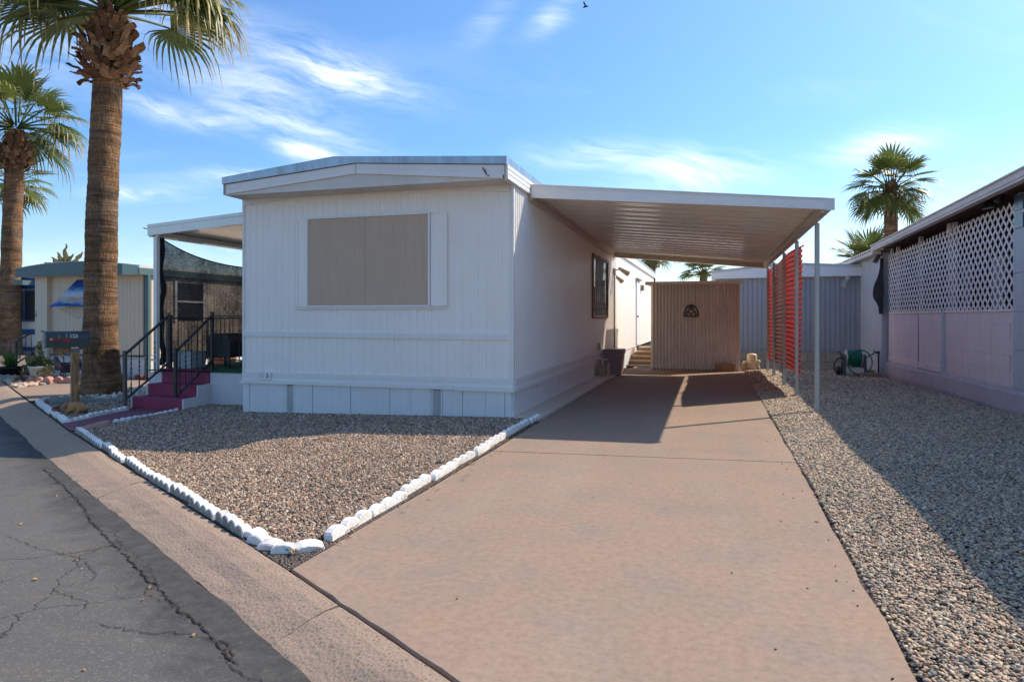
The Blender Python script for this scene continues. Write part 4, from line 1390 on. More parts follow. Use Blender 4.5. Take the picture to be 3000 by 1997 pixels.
# grey house at the back with its block footing
bh = thing('grey_house', 'grey sided house with white fascia behind the block footing wall', 'house', (1.8, 18.7, -.13))
MB().corr(.05, 3.9, lambda a, o, z: (a, 18.72 - o, z), lambda a: .25, lambda a: 2.22, .115, .012, 'rib').build('wall', M['grey_siding'], bh)
box('wall_core', M['dark'], .08, 3.9, 18.74, 26, -.2, 2.2, bh)
box('left_wall', M['white_fascia'], .05, .075, 18.74, 26, -.2, 2.3, bh)
MB().prism([(-.05, 2.175), (3.95, 2.195), (3.95, 2.435), (2.2, 2.535), (1.5, 2.535), (-.05, 2.375)], 'y', 18.55, 26.2).build('roof', M['white_fascia'], bh)
MB().prism([(-.06, 2.318), (1.5, 2.478), (2.2, 2.478), (3.95, 2.378), (3.95, 2.437), (2.2, 2.538), (1.5, 2.538), (-.06, 2.378)], 'y', 18.525, 18.549).build('roof_edge', M['grey_light'], bh)
mb = MB().tube([(3.20, 18.60, 2.20), (3.20, 18.60, 2.10)], .06, 10)
mb.tube([(3.18, 18.58, 2.10), (3.12, 18.52, 2.0), (3.08, 18.48, 1.96)], [.04, .07, .075], 10)
mb.build('spotlight', M['lamp_grey'], bh)
bw = thing('block_footing', 'low footing wall of cream grey concrete blocks below the grey house', 'block wall', (1.9, 18.5, -.14))
me_b = mesh_only(MB().cbox(-.196, .196, -.09, .09, 0, .193, .006), 'block', M['block'])
for c in range(2):
    for k in range(10):
        x = .25 + k * .402 + (.2 if c else 0)
        if x > 3.4: continue
        inst('block', me_b, bw, (x, 18.5, -.13 + c * .200), (0, 0, 0))
box('mortar', M['seam'], .08, 3.45, 18.43, 18.56, -.14, .255, bw)
box('cap', M['block'], .05, 3.6, 18.405, 18.60, .264, .292, bw)

# ------------------------------------------------------------------ right-hand home with the lattice porch
rh = thing('lattice_home', 'pale pink home with white lattice porch screen along the right edge', 'mobile home', (4.5, 12, 0))


def eave(y):
    return 2.735 - .0135 * (y - 8.7)


mb = MB()
for (xa, xb, a, b) in ((3.245, 3.36, -.02, .055), (3.225, 3.38, .055, .075), (3.255, 3.345, -.055, -.02)):
    vs = []
    for y in (4.0, 16.25):
        vs += [(xa, y, eave(y) + a), (xb, y, eave(y) + a), (xb, y, eave(y) + b), (xa, y, eave(y) + b)]
    mb.add(vs, [(0, 1, 2, 3), (7, 6, 5, 4), (0, 4, 5, 1), (1, 5, 6, 2), (2, 6, 7, 3), (3, 7, 4, 0)])
mb.build('gutter', M['eave'], rh)
vs = []
for y in (4.0, 16.25):
    vs += [(3.385, y, eave(y) - .01), (9.5, y, eave(y) + .25), (9.5, y, eave(y) + .35), (3.385, y, eave(y) + .085)]
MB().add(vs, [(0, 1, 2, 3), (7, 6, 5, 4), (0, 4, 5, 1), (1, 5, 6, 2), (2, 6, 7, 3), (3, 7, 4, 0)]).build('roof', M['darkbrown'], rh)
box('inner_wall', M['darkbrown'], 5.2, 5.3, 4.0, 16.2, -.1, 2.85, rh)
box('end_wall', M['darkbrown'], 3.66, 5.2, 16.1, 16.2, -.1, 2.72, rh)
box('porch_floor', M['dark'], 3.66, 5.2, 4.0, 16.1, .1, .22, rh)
for y, wd in ((16.2, .09), (15.75, .06), (14.15, .07), (12.50, .08), (12.30, .05), (9.86, .09)):
    box('porch_post', M['white_trim'], 3.625, 3.69, y - wd / 2, y + wd / 2, .3, eave(y) - .015, rh)
box('light_box', M['white_plastic'], 3.58, 3.64, 12.30, 12.44, 2.50, 2.66, rh)
# hints of the porch interior
for y, c in ((10.6, 'white_trim'), (11.6, 'grey_siding'), (13.4, 'white_trim'), (14.9, 'grey_siding')):
    box('porch_panel', M[c], 4.6, 4.65, y - .25, y + .2, .25, 2.2, rh)
lt = MB()
lat = None
LY0, LY1, LZ0 = 9.90, 16.34, 1.275


def ltop(y):
    return (2.49 + (16.34 - y) * .018) if y > 12.62 else (2.555 + (12.62 - y) * .022)


slat_parent = box('lattice_rail', M['lattice'], 3.588, 3.620, LY0, LY1, LZ0 - .03, LZ0 - .001, rh)
pitch = .178
for layer, s in ((0, 1), (1, -1)):
    xx = 3.5965 + .0075 * layer
    c = LY0 - 1.5
    while c < LY1 + 1.5:
        pts = []
        for i in range(200):
            z = LZ0 + 1.42 * i / 199
            y = c + s * (z - LZ0)
            if LY0 <= y <= LY1 and z <= ltop(y):
                pts.append((y, z))
        if len(pts) > 6:
            (ya, za), (yb, zb) = pts[0], pts[-1]
            MB().beam((xx, ya + random.uniform(-.005, .005), za), (xx, yb + random.uniform(-.005, .005), zb), .036, .0065, (1, 0, 0)).build('slat', M['lattice'], slat_parent)
        c += pitch
for mb_ in slat_parent.children:
    pass
box('lattice_edge', M['lattice'], 3.585, 3.612, LY0 - .045, LY0 - .004, LZ0 - .03, ltop(LY0) + .02, rh)
# lower wall
for (ya, yb, lean) in ((14.16, 16.34, .0), (12.78, 14.13, .012)):
    nm = MB().corr(ya, yb, lambda a, o, z: (3.612 - o + lean * (z < 1), a, z), lambda a: .20, lambda a: 1.25, .052, .006, 'rib2')
    nm.build('ribbed_panel', M['pinkwhite'], rh)
    box('panel_sill', M['pinkwhite'], 3.590, 3.622, ya, yb - .02, .255, .345, rh)
box('downpipe', M['grey_light'], 3.565, 3.618, 12.60, 12.66, .20, 1.27, rh)
box('flashing', M['pinkwhite'], 3.592, 3.624, 12.664, 12.775, .24, 1.26, rh)
bwall = box('block_backing', M['pinkwhite'], 3.618, 3.66, 9.88, 12.59, .22, 1.27, rh)
me_pb = mesh_only(MB().cbox(-.012, .0, -.1985, .1985, 0, .1965, .004), 'painted_block', M['pinkwhite'])
for r in range(5):
    for k in range(8):
        y = 9.90 + .2 + k * .40 + (.2 if r % 2 else 0)
        lo, hi = max(9.885, y - .2), min(12.585, y + .2)
        if hi - lo < .05: continue
        o = inst('block', me_pb, bwall, (3.6175 - random.uniform(0, .002), (lo + hi) / 2, .285 + r * .198), (0, 0, 0), (1, (hi - lo) / .4, 1))
vs = []
fx = [(3.56, -.25), (3.535, .0), (3.545, .235), (3.56, .268), (3.70, .272), (3.70, -.25)]
for y in np.linspace(9.2, 16.42, 26):
    dzz = -.06 * (y - 9.2) / 7.2
    j = random.uniform(-.008, .008)
    for (x, z) in fx:
        vs.append((x + j * (z < .2), y, z + (dzz if z > .1 else 0)))
fs = []
for i in range(25):
    for j in range(6):
        fs.append((i * 6 + j, i * 6 + (j + 1) % 6, (i + 1) * 6 + (j + 1) % 6, (i + 1) * 6 + j))
fs += [tuple(range(5, -1, -1)), tuple(range(25 * 6, 26 * 6))]
MB().add(vs, fs).build('foundation', M['lavender'], rh)
box('corner_wall', M['grey_light'], 3.56, 3.70, 4.0, 9.84, -.1, 2.66, rh)
for z0, z1 in ((2.50, 2.70), (2.28, 2.47)):
    box('glass_block', M['bluetile'], 3.545, 3.561, 9.55, 9.80, z0 - .03, z1 - .05, rh)
for k in range(4):
    box('wall_course', M['grey_light'], 3.548, 3.5595, 8.0, 9.835, .30 + k * .47, .30 + k * .47 + .462, rh)
# ribbed grey end section
mb = MB().corr(16.46, 19.6, lambda a, o, z: (3.50 - o, a, z), lambda a: -.2, lambda a: 2.55, .155, .010, 'rib')
mb.build('rear_wall', M['grey_light'], rh)
box('rear_wall_end', M['grey_light'], 3.502, 3.66, 16.44, 16.458, -.2, 2.56, rh)
box('rear_wall_core', M['dark'], 3.52, 6, 16.46, 19.6, -.2, 2.5, rh)
box('rear_corner', M['white_fascia'], 3.475, 3.51, 19.55, 19.62, -.2, 2.52, rh)
box('rear_gutter', M['eave'], 3.28, 3.45, 16.3, 19.75, 2.52, 2.60, rh)
MB().corr(16.3, 19.75, lambda a, o, z: (3.26 + (z - 2.60) * 8, a, z + o), lambda a: 2.60, lambda a: 2.72, .20, .05, 'sin').build('rear_roof', M['eave'], rh, True)
# floodlights
def flood(y, x, z, s, yawz, nm='floodlight'):
    mb = MB()
    mb.obox((x, y, z), (.05 * s, .26 * s, .18 * s), (0, .5, yawz))
    mb.obox((x + .06 * s, y, z + .10 * s), (.10 * s, .05 * s, .05 * s))
    o = mb.build(nm, M['black_plastic'], rh)
    mb = MB().obox((x - .027 * s, y - .0, z - .014 * s), (.006, .22 * s, .14 * s), (0, .5, yawz))
    mb.build('lens', M['lamp_grey'], o)


flood(10.06, 3.50, 2.70, .95, -.5)
flood(10.36, 3.50, 2.66, .9, .3)
flood(16.36, 3.38, 2.42, .9, -.4)
flood(19.45, 3.38, 2.40, .9, -.4)

cl = thing('hanging_cloth', 'torn black shade cloth hanging at the far end of the lattice', 'cloth', (3.55, 16.45, 1.3))
vs, fs = [], []
for j in range(31):
    t = j / 30
    z = 2.44 - t * 1.20
    half = .02 + .26 * sin(min(t * 1.25, 1) * pi * .5) * (1 - max(0, t - .72) * 2.6)
    for i in range(7):
        u = i / 6
        y = 16.30 + half * 1.5 * u + .03 * sin(t * 21) * (u > .8) - .05 * t
        x = 3.47 + .03 * sin(u * 7 + t * 3) - u * half * .35 + .04 * sin(9 * t) * u
        vs.append((x, y, z))
for j in range(30):
    for i in range(6):
        a = j * 7 + i
        fs.append((a, a + 1, a + 8, a + 7))
MB().add(vs, fs).build('cloth_sheet', M['blackcloth'], cl, True)

# hose reel
hr0 = thing('hose_reel', 'grey and white garden hose reel wound with green hose by the wall', 'hose reel', (2.95, 16.55, -.1))
bx, by, bz = 2.95, 16.5, -.10
mb = MB()
for s in (-1, 1):
    x = bx + s * .205
    MB().prism([(by - .20, bz + .01), (by - .10, bz + .01), (by - .015, bz + .43), (by - .07, bz + .46), (by - .12, bz + .42)], 'x', x - .028, x + .028).build('side_frame', M['charcoal'], hr0)
    MB().prism([(by + .20, bz + .01), (by + .11, bz + .01), (by - .01, bz + .40), (by + .05, bz + .43)], 'x', x - .028, x + .028).build('side_frame', M['charcoal'], hr0)
    f = MB()
    f.tube([(bx + s * .150 - .008, by - .02, bz + .385), (bx + s * .150 + .008, by - .02, bz + .385)], .185, 24)
    f.build('flange', M['white_plastic'], hr0)
MB().prism([(by - .19, bz + .06), (by - .17, bz + .17), (by + .15, bz + .17), (by + .18, bz + .06)], 'x', bx - .175, bx + .175).build('tray', M['white_plastic'], hr0)
MB().box(bx - .20, bx + .20, by - .19, by + .19, bz + .015, bz + .045).build('base', M['white_plastic'], hr0)
MB().tube([(bx - .145, by - .02, bz + .385), (bx + .145, by - .02, bz + .385)], .10, 14).build('drum', M['black_plastic'], hr0)
for k in range(8):
    x = bx - .125 + k * .036
    c = [(x + .014 * cos(a), by - .02 + .158 * cos(a), bz + .385 + .158 * sin(a)) for a in np.linspace(0, 2 * pi, 29)]
    MB().tube(c, .0175, 8, False).build('hose_coil', M['hose'], hr0, True)
c = [(bx + .085 + .245 * cos(a), by - .235 + .03 * cos(a), bz + .30 + .265 * sin(a)) for a in np.linspace(1.9, 1.9 + 2 * pi * 1.02, 41)]
MB().tube(c, .0135, 8).build('hose_loop', M['hose'], hr0, True)
MB().tube([(bx - .23, by - .05, bz + .38), (bx - .33, by - .06, bz + .36), (bx - .40, by - .08, bz + .26), (bx - .405, by - .1, bz + .13), (bx - .35, by - .12, bz + .03), (bx - .28, by - .12, bz + .03)], .016, 8).build('inlet_hose', M['black_plastic'], hr0, True)
MB().tube([(bx - .335, by + .02, bz + .10), (bx - .265, by + .02, bz + .10)], .095, 18).build('wheel', M['black_plastic'], hr0)
mb = MB().tube([(bx - .23, by - .02, bz + .39), (bx - .275, by - .02, bz + .50), (bx - .33, by - .02, bz + .50)], .014, 6)
mb.build('crank', M['black_plastic'], hr0)
MB().tube([(bx + .23, by - .02, bz + .36), (bx + .33, by + .05, bz + .44), (bx + .42, by + .1, bz + .47)], .012, 6).build('supply_hose', M['black_plastic'], hr0)
tap = MB().tube([(3.40, 16.62, .40), (3.47, 16.62, .395), (3.47, 16.62, -.2)], .016, 8)
tap.obox((3.455, 16.62, .40), (.07, .05, .05))
tap.obox((3.38, 16.62, .42), (.02, .02, .08))
setp(tap.build('standpipe', M['black_iron']), 'thin black standpipe tap between hose reel and foundation', 'tap')
setp(MB().cbox(3.02, 3.42, 16.02, 16.20, -.10, -.02, .005).build('paver', M['brick_tan']), 'reddish paver lying in front of the foundation end', 'paver')
setp(MB().cbox(3.08, 3.36, 16.40, 16.58, -.10, .02, .005).build('paver', M['timber']), 'tan paver behind the hose reel, higher than the reddish one', 'paver')

# ------------------------------------------------------------------ porch on the left of the home
por = thing('porch', 'raised porch with white walls and green carpet beside the mobile home', 'porch', (-7, 9, -.1))
PX0, PX1, PY0, PY1 = -8.05, HX0 - .01, 8.20, 13.5
box('wall', M['white_concrete'], -6.95, PX1, PY0, PY0 + .12, -.15, .372, por)
box('wall', M['white_concrete'], PX0, -7.80, PY0, PY0 + .12, -.15, .355, por)
box('wall', M['white_concrete'], PX0, PX0 + .12, PY0 + .121, PY1, -.15, .355, por)
box('deck', M['white_concrete'], PX0 + .121, PX1, PY0 + .121, PY1, -.1, .372, por)
box('carpet', M['astro'], PX0 + .01, PX1, PY0 - .012, PY1, .3735, .392, por)

stp = thing('steps', 'three maroon painted steps with white sides leading up to the porch', 'steps', (-7.4, 7.65, -.1))
sl_ = [(7.65, -.12, .060), (7.93, -.12, .215), (8.195, -.12, .3715)]
ends = [7.93, 8.195, 8.199]
for i, (y, z0, z1) in enumerate(sl_):
    if i < 2:
        MB().cbox(-7.80, -6.955, y, ends[i] - .001, z0, z1, .012).build('step', M['maroon'], stp)
box('riser', M['maroon'], -7.795, -6.955, 8.188, 8.1995, .21, .393, stp)
box('landing_edge', M['maroon'], -7.795, -6.955, 8.2, 8.40, .3925, .398, stp)
MB().prism([(7.66, -.12), (8.199, -.12), (8.199, .216), (7.935, .212), (7.935, .058), (7.66, .050)], 'x', -6.9545, -6.93).build('side_wall', M['white_concrete'], stp)
MB().prism([(7.66, -.12), (8.199, -.12), (8.199, .216), (7.935, .212), (7.935, .058), (7.66, .050)], 'x', -7.825, -7.8005).build('side_wall', M['white_concrete'], stp)


def twist(p0, p1, r, mat, par):
    n = 26
    vs, fs = [], []
    for i in range(n + 1):
        t = i / n
        a = 0
        if .18 < t < .82:
            a = sin((t - .18) / .64 * pi - pi / 2) * 4.5 * pi / 2 + 4.5 * pi / 2
        elif t >= .82:
            a = 4.5 * pi
        rr_ = r * (1.0 + .55 * math.exp(-((t - .5) / .16) ** 2))
        c = Vector(p0).lerp(Vector(p1), t)
        for k in range(4):
            b = a + pi / 4 + k * pi / 2
            q = rr_ if k % 2 == 0 else r * .75
            vs.append((c.x + q * cos(b), c.y + q * sin(b), c.z))
    for i in range(n):
        for k in range(4):
            fs.append((i * 4 + k, i * 4 + (k + 1) % 4, i * 4 + 4 + (k + 1) % 4, i * 4 + 4 + k))
    return MB().add(vs, fs).build('baluster', mat, par)


def railing(name, label, lo, up, ztop_lo, ztop_up, zb_lo, zb_up, nb, zpost_lo, zpost_up, mats, posts=(1, 1), loc=None):
    t = thing(name, label, 'railing', loc or (lo[0], lo[1], zpost_lo))
    for (p, zp, zt, on, mt) in ((lo, zpost_lo, ztop_lo, posts[0], mats[0]), (up, zpost_up, ztop_up, posts[1], mats[1])):
        if on:
            b = MB().box(p[0] - .02, p[0] + .02, p[1] - .02, p[1] + .02, zp, zt + .025)
            b.box(p[0] - .024, p[0] + .024, p[1] - .024, p[1] + .024, zt + .026, zt + .040)
            b.build('post', mt, t)
    MB().beam((lo[0], lo[1], ztop_lo - .012), (up[0], up[1], ztop_up - .012), .040, .022).build('top_rail', mats[2], t)
    MB().beam((lo[0], lo[1], zb_lo), (up[0], up[1], zb_up), .030, .018).build('bottom_rail', mats[2], t)
    for k in range(nb):
        u = (k + .75) / (nb + .5)
        x, y = lo[0] + (up[0] - lo[0]) * u, lo[1] + (up[1] - lo[1]) * u
        zt = ztop_lo + (ztop_up - ztop_lo) * u
        zb = zb_lo + (zb_up - zb_lo) * u
        twist((x, y, zb), (x, y, zt - .02), .0085, M['black_iron'], t)
    return t


BI, RI = M['black_iron'], M['rusty_iron']
railing('stair_railing', 'rusty black iron stair railing on the planter side of the maroon steps', (-7.815, 7.55), (-7.77, 8.28), .665, 1.195, .025, .49, 5, -.12, .38, (RI, RI, BI))
railing('stair_railing', 'black iron stair railing on the house side of the maroon steps', (-7.10, 7.70), (-6.985, 8.28), .705, 1.205, .065, .54, 6, -.1, .38, (BI, BI, BI))
railing('porch_railing', 'black iron porch railing between the steps and the white home wall', (-6.96, 8.285), (-5.93, 8.285), 1.20, 1.20, .55, .55, 6, .39, .39, (BI, BI, BI), (0, 1), (-6.4, 8.28, .39))
railing('porch_railing', 'black iron railing along the far side of the porch behind shade mesh', (-7.93, 8.50), (-7.93, 13.2), 1.165, 1.165, .50, .50, 22, .39, .39, (BI, BI, BI), (1, 1), (-7.93, 10.5, .39))

aw = thing('porch_awning', 'grey white metal awning over the porch on a white post', 'awning', (-7.91, 8.2, .39))


def az2(x):
    return 2.375 + (x + 8.0) * .067


f = MB()
for (z0, z1, d) in ((0, .11, .040), (.11, .118, .032), (.118, .165, .044)):
    s = strip(-8.03, HX0 - .012, (az2(-8.03) + z0, az2(-8.03) + z1), (az2(HX0) + z0, az2(HX0) + z1), 8.2 - d, 8.2)
    f.add(s.v, s.f)
f.build('fascia', M['alu'], aw)
s = strip(-8.03, HX0 - .012, (az2(-8.03) + .06, az2(-8.03) + .12), (az2(HX0) + .06, az2(HX0) + .12), 8.201, 15.0)
s.build('roof_sheet', M['alu'], aw)
box('side_gutter', M['alu'], -8.045, -7.97, 8.201, 15.0, az2(-8) - .015, az2(-8) + .057, aw)
box('side_beam', M['alu'], -7.93, -7.87, 8.205, 15.0, az2(-7.9) - .02, az2(-7.9) + .05, aw)
MB().tube([(-8.035, 8.19, 2.48), (-8.10, 8.19, 2.485), (-8.13, 8.19, 2.50)], .008, 6).build('hook', M['rusty_iron'], aw)
box('post', M['white_siding'], -7.965, -7.905, 8.205, 8.265, .392, az2(-7.95) - .0155, aw)
mesh_ = thing('shade_mesh', 'dark see-through shade mesh strung along the porch side beneath the awning', 'shade cloth', (-7.98, 10, .4))
vs, fs = [], []
ny, nz = 60, 24
for i in range(ny + 1):
    y = 8.34 + (13.0 - 8.34) * i / ny
    t = (y - 8.34) / 1.95
    zt = 2.36 - .47 * t ** .62 if t < 1 else 1.89 + .16 * (1 - math.exp(-(t - 1) * 2))
    zt = 2.36 - .31 * min(t, 1) - .10 * sin(min(t, 1) * pi) if t <= 1 else 2.05 + .05 * (t - 1)
    for j in range(nz + 1):
        u = j / nz
        z = .47 + .10 * min(t, 1) + (zt - .47 - .10 * min(t, 1)) * u
        x = -7.985 + .03 * sin(u * 6 + t * 2.5) * (1 - u * .6) + .02 * sin(t * 8 + u * 9)
        vs.append((x, y, z))
for i in range(ny):
    for j in range(nz):
        a = i * (nz + 1) + j
        fs.append((a, a + nz + 1, a + nz + 2, a + 1))
MB().add(vs, fs).build('mesh_sheet', M['mesh'], mesh_, True)
hem = [vs[i * (nz + 1) + nz] for i in range(ny + 1)]
MB().tube(hem, .010, 5).build('top_cord', M['blackcloth'], mesh_, True)
mb = MB()
vs, fs = [], []
for j in range(40):
    z = .45 + (2.36 - .45) * j / 39
    for i, d in enumerate((0, .11)):
        vs.append((-7.935 + .02 * sin(j * .6), 8.28 + d + .02 * sin(j * .35), z))
for j in range(39):
    fs.append((2 * j, 2 * j + 1, 2 * j + 3, 2 * j + 2))
MB().add(vs, fs).build('gathered_edge', M['blackcloth'], mesh_, True)

# things on and beyond the porch
b_ = thing('storage_tub', 'grey plastic tub standing on the porch behind the railing', 'tub', (-7.75, 8.68, .392))
mb = MB()
vs = []
for z, h in ((.393, .15), (.63, .18)):
    vs += [(-7.75 + sx_ * h, 8.70 + sy_ * h, z) for sx_, sy_ in ((-1, -1), (1, -1), (1, 1), (-1, 1))]
mb.add(vs, [(3, 2, 1, 0), (4, 5, 6, 7), (0, 1, 5, 4), (1, 2, 6, 5), (2, 3, 7, 6), (3, 0, 4, 7)])
mb.build('tub', M['grey_light'], b_)
MB().box(-7.94, -7.56, 8.51, 8.89, .631, .65).build('rim', M['lamp_grey'], b_)
gr = thing('barbecue', 'black covered barbecue standing on the porch beside the grey tub', 'barbecue', (-7.30, 9.0, .392))
MB().prism([(-7.52, .55), (-7.10, .55), (-7.08, .80), (-7.16, .92), (-7.44, .92), (-7.54, .80)], 'y', 8.8, 9.2).build('body', M['black_plastic'], gr)
for x in (-7.48, -7.14):
    for y in (8.83, 9.17):
        box('leg', M['black_iron'], x - .015, x + .015, y - .015, y + .015, .392, .549, gr)
tb = thing('side_table', 'small dark side table at the end of the porch by the home', 'table', (-6.1, 8.75, .392))
MB().cbox(-6.38, -5.93, 8.55, 8.95, .80, .835, .01).build('table_top', M['charcoal'], tb)
for x in (-6.34, -5.97):
    for y in (8.59, 8.91):
        box('leg', M['black_iron'], x - .012, x + .012, y - .012, y + .012, .392, .7995, tb)

# ------------------------------------------------------------------ mailbox and planter ornaments
mbx = thing('mailbox', 'dark slate mailbox numbered 123 on a worn wooden post by the kerb', 'mailbox', (-8.83, 7.70, -.1))
MX = Matrix.Translation((-8.93, 7.68, 0)) @ Matrix.Rotation(-atan2(.536, .844), 4, 'Z')   # local +Y runs away from the street


def mx(mb):
    mb.v = [tuple(MX @ Vector(v)) for v in mb.v]
    return mb


mx(MB().box(-.05, .05, .0, .10, -.3, .712)).build('post', M['post_wood'], mbx)
mx(MB().prism([(-.22, .668), (-.19, .64), (-.002, .65), (-.002, .735), (-.22, .735)], 'x', -.045, .045)).build('arm', M['post_wood'], mbx)
mx(MB().box(-.045, .045, .102, .18, .700, .735)).build('arm', M['post_wood'], mbx)
mx(MB().box(-.056, .056, -.006, .106, .660, .690)).build('band', M['mailend'], mbx)
MX = MX @ Matrix.Translation((0, -.065, 0))   # the box sits forward on its arm
prof = [(-.098, .738), (.098, .738), (.098, .870)] + [(.098 * cos(a), .870 + .100 * sin(a)) for a in np.linspace(.25, pi - .25, 9)] + [(-.098, .870)]
mx(MB().prism(prof, 'y', -.245, .275)).build('box', M['mailbox'], mbx)
big = [(x * 1.05, .738 - .006 + (z - .738) * 1.05) for x, z in prof]
mx(MB().prism(big, 'y', .276, .292)).build('rear_cap', M['mailbox'], mbx)
d = mx(MB().prism(big, 'y', -.268, -.246)).build('door', M['mailend'], mbx)
mx(MB().tube([(0, -.268, .965), (0, -.295, .975)], .012, 6)).build('latch', M['mailbox'], d)
fg = mx(MB().box(.103, .109, -.19, .02, .842, .864).box(.103, .110, -.01, .035, .812, .866)).build('flag', M['red_flag'], mbx)
mx(MB().lathe([(.004, -.024), (.020, -.015), (.025, 0), (.020, .015), (.004, .024)], (.120, -.185, .852), 12)).build('reflector', M['pink_ball'], fg, True)
for y in (-.09, -.005):
    mx(MB().box(.101, .106, y - .004, y + .004, .872, .935 - (.02 if y < -.05 else 0))).build('clip', M['lamp_grey'], mbx)
cu = MX @ Vector((.1025, .085, .895))
RZ = -atan2(.536, .844)
text('house_number', '123', .072, M['number_white'], mbx, cu, (pi / 2 - .10, 0, RZ + pi / 2), .0025, .002)


def skinned(name, verts, edges, radii, mat, parent, root=0, sub=2):
    me = bpy.data.meshes.new(name)
    org = ORG[parent]
    me.from_pydata([Vector(v) - org for v in verts], edges, [])
    o = bpy.data.objects.new(name, me)
    COL.objects.link(o)
    sk = o.modifiers.new('skin', 'SKIN')
    sk.use_smooth_shade = True
    for i, r in enumerate(radii):
        sv = me.skin_vertices[0].data[i]
        sv.radius = (r, r) if not hasattr(r, '__len__') else r
        sv.use_root = (i == root)
    ss = o.modifiers.new('sub', 'SUBSURF')
    ss.levels = ss.render_levels = sub
    dg = bpy.context.evaluated_depsgraph_get()
    m2 = bpy.data.meshes.new_from_object(o.evaluated_get(dg))
    bpy.data.objects.remove(o)
    m2.name = name
    m2.materials.clear()
    m2.materials.append(mat)
    m2.polygons.foreach_set('use_smooth', [True] * len(m2.polygons))
    o = bpy.data.objects.new(name, m2)
    COL.objects.link(o)
    o.parent = parent
    ORG[o] = org
    return o


dog = thing('dog_ornament', 'tan crouching dog garden ornament with its nose in a brown pot', 'ornament', (-8.02, 7.02, -.105))
DM = Matrix.Translation((-8.06, 7.00, -.105)) @ Matrix.Rotation(radians(16.4), 4, 'Z')
dv = [(.085, 0, .095), (.02, 0, .108), (-.04, 0, .090), (-.085, 0, .095), (-.125, -.005, .118), (-.175, -.01, .085),       # spine, neck, head, muzzle
      (.095, -.06, .06), (.06, -.075, .024), (.02, -.078, .016), (.095, .06, .06), (.06, .075, .024), (.02, .078, .016),
      (-.06, -.05, .050), (-.085, -.055, .014), (-.06, .05, .050), (-.085, .055, .014), (.135, .02, .05), (.15, .03, .018)]
dv = [DM @ Vector(v) for v in dv]
de = [(0, 1), (1, 2), (2, 3), (3, 4), (4, 5), (0, 6), (6, 7), (7, 8), (0, 9), (9, 10), (10, 11), (2, 12), (12, 13), (2, 14), (14, 15), (0, 16), (16, 17)]
skinned('dog_body', dv, de, [.078, .076, .058, .042, .056, .030, .046, .022, .016, .046, .022, .016, .024, .018, .024, .018, .016, .009], M['dogfur'], dog)
for s in (-1, 1):
    e = MB().lathe([(.006, 0), (.018, -.015), (.020, -.045), (.010, -.062)], (-.105, s * .056 - .004, .150), 8)
    e.v = [tuple(DM @ Vector(v)) for v in e.v]
    e.build('ear', M['dogfur'], dog, True)
    e = MB().lathe([(.002, -.007), (.007, 0), (.002, .007)], (-.160, s * .040 - .008, .128), 8)
    e.v = [tuple(DM @ Vector(v)) for v in e.v]
    e.build('eye', M['dogdark'], dog, True)
e = MB().box(-.32, .16, -.11, .10, -.003, .008)
e.v = [tuple(DM @ Vector(v)) for v in e.v]
e.build('base_slab', M['terracotta'], dog)
e = MB().lathe([(.035, .009), (.048, .06), (.052, .062), (.052, .075), (.042, .075), (.04, .05)], (-.245, -.02, 0), 14)
e.v = [tuple(DM @ Vector(v)) for v in e.v]
e.build('pot', M['terracotta'], dog)
e = MB().lathe([(.038, .066), (.044, .085), (.02, .098)], (-.245, -.02, 0), 10)
e.v = [tuple(DM @ Vector(v)) for v in e.v]
e.build('soil', M['dogdark'], dog)


# ------------------------------------------------------------------ scalloped edging blocks
def scallop_mesh(n, w, h, t, mat, name='edging_block', seed=0, face=None):
    rnd = random.Random(seed)
    L = n * w
    top = []
    for k in range(n):
        hh = h * rnd.uniform(.94, 1.04)
        for i in range(7):
            a = pi - pi * (i + (.5 if i == 0 else 0) - (.5 if i == 6 else 0)) / 6
            top.append((-L / 2 + w * (k + .5) + w * .5 * cos(a), h * .30 + (hh - h * .30) * sin(a)))
    poly = [(-L / 2 + .002, -.10), (L / 2 - .002, -.10)] + top[::-1]
    b = .006
    mb = MB()
    nn = len(poly)
    cz_ = h * .3
    def ins(p):
        return (p[0] * (1 - b * 1.2 / L), p[1] - b if p[1] > 0 else p[1])
    rows = [[(x, -t / 2, z) for x, z in map(ins, poly)], [(x, -t / 2 + b, z) for x, z in poly], [(x, t / 2 - b, z) for x, z in poly], [(x, t / 2, z) for x, z in map(ins, poly)]]
    vs = [v for r in rows for v in r]
    fs = [tuple(range(nn)), tuple(range(4 * nn - 1, 3 * nn - 1, -1))]
    for r in range(3):
        for k in range(nn):
            fs.append((r * nn + k, (r + 1) * nn + k, (r + 1) * nn + (k + 1) % nn, r * nn + (k + 1) % nn))
    me = mesh_only(mb.add(vs, fs), name, mat)
    if face is not None:
        me.materials.append(face)
        me.polygons[0].material_index = 1
    return me


ORD = ['first', 'second', 'third', 'fourth', 'fifth', 'sixth', 'seventh', 'eighth', 'ninth', 'tenth', 'eleventh', 'twelfth']


def edge_row(p0, p1, n, me, label, group, zoff=0, jit=.012, lean=.06, names=None, seed=1, first=None, last=None):
    rnd = random.Random(seed)
    ang = atan2(p1[1] - p0[1], p1[0] - p0[0])
    for k in range(n):
        t = (k + .5) / n
        x, y = p0[0] + (p1[0] - p0[0]) * t, p0[1] + (p1[1] - p0[1]) * t
        nx, ny = -sin(ang), cos(ang)
        j = rnd.uniform(-jit, jit)
        lb = first if (k == 0 and first) else last if (k == n - 1 and last) else label % ORD[k]
        m_ = me[k % len(me)] if isinstance(me, list) else me
        inst('edging_block', m_, None, (x + nx * j, y + ny * j, hx(x) + zoff + rnd.uniform(-.008, .006)),
             (rnd.uniform(-lean, lean), rnd.uniform(-.015, .015), ang + rnd.uniform(-.03, .03)), label=lb, cat='edging block', group=group)


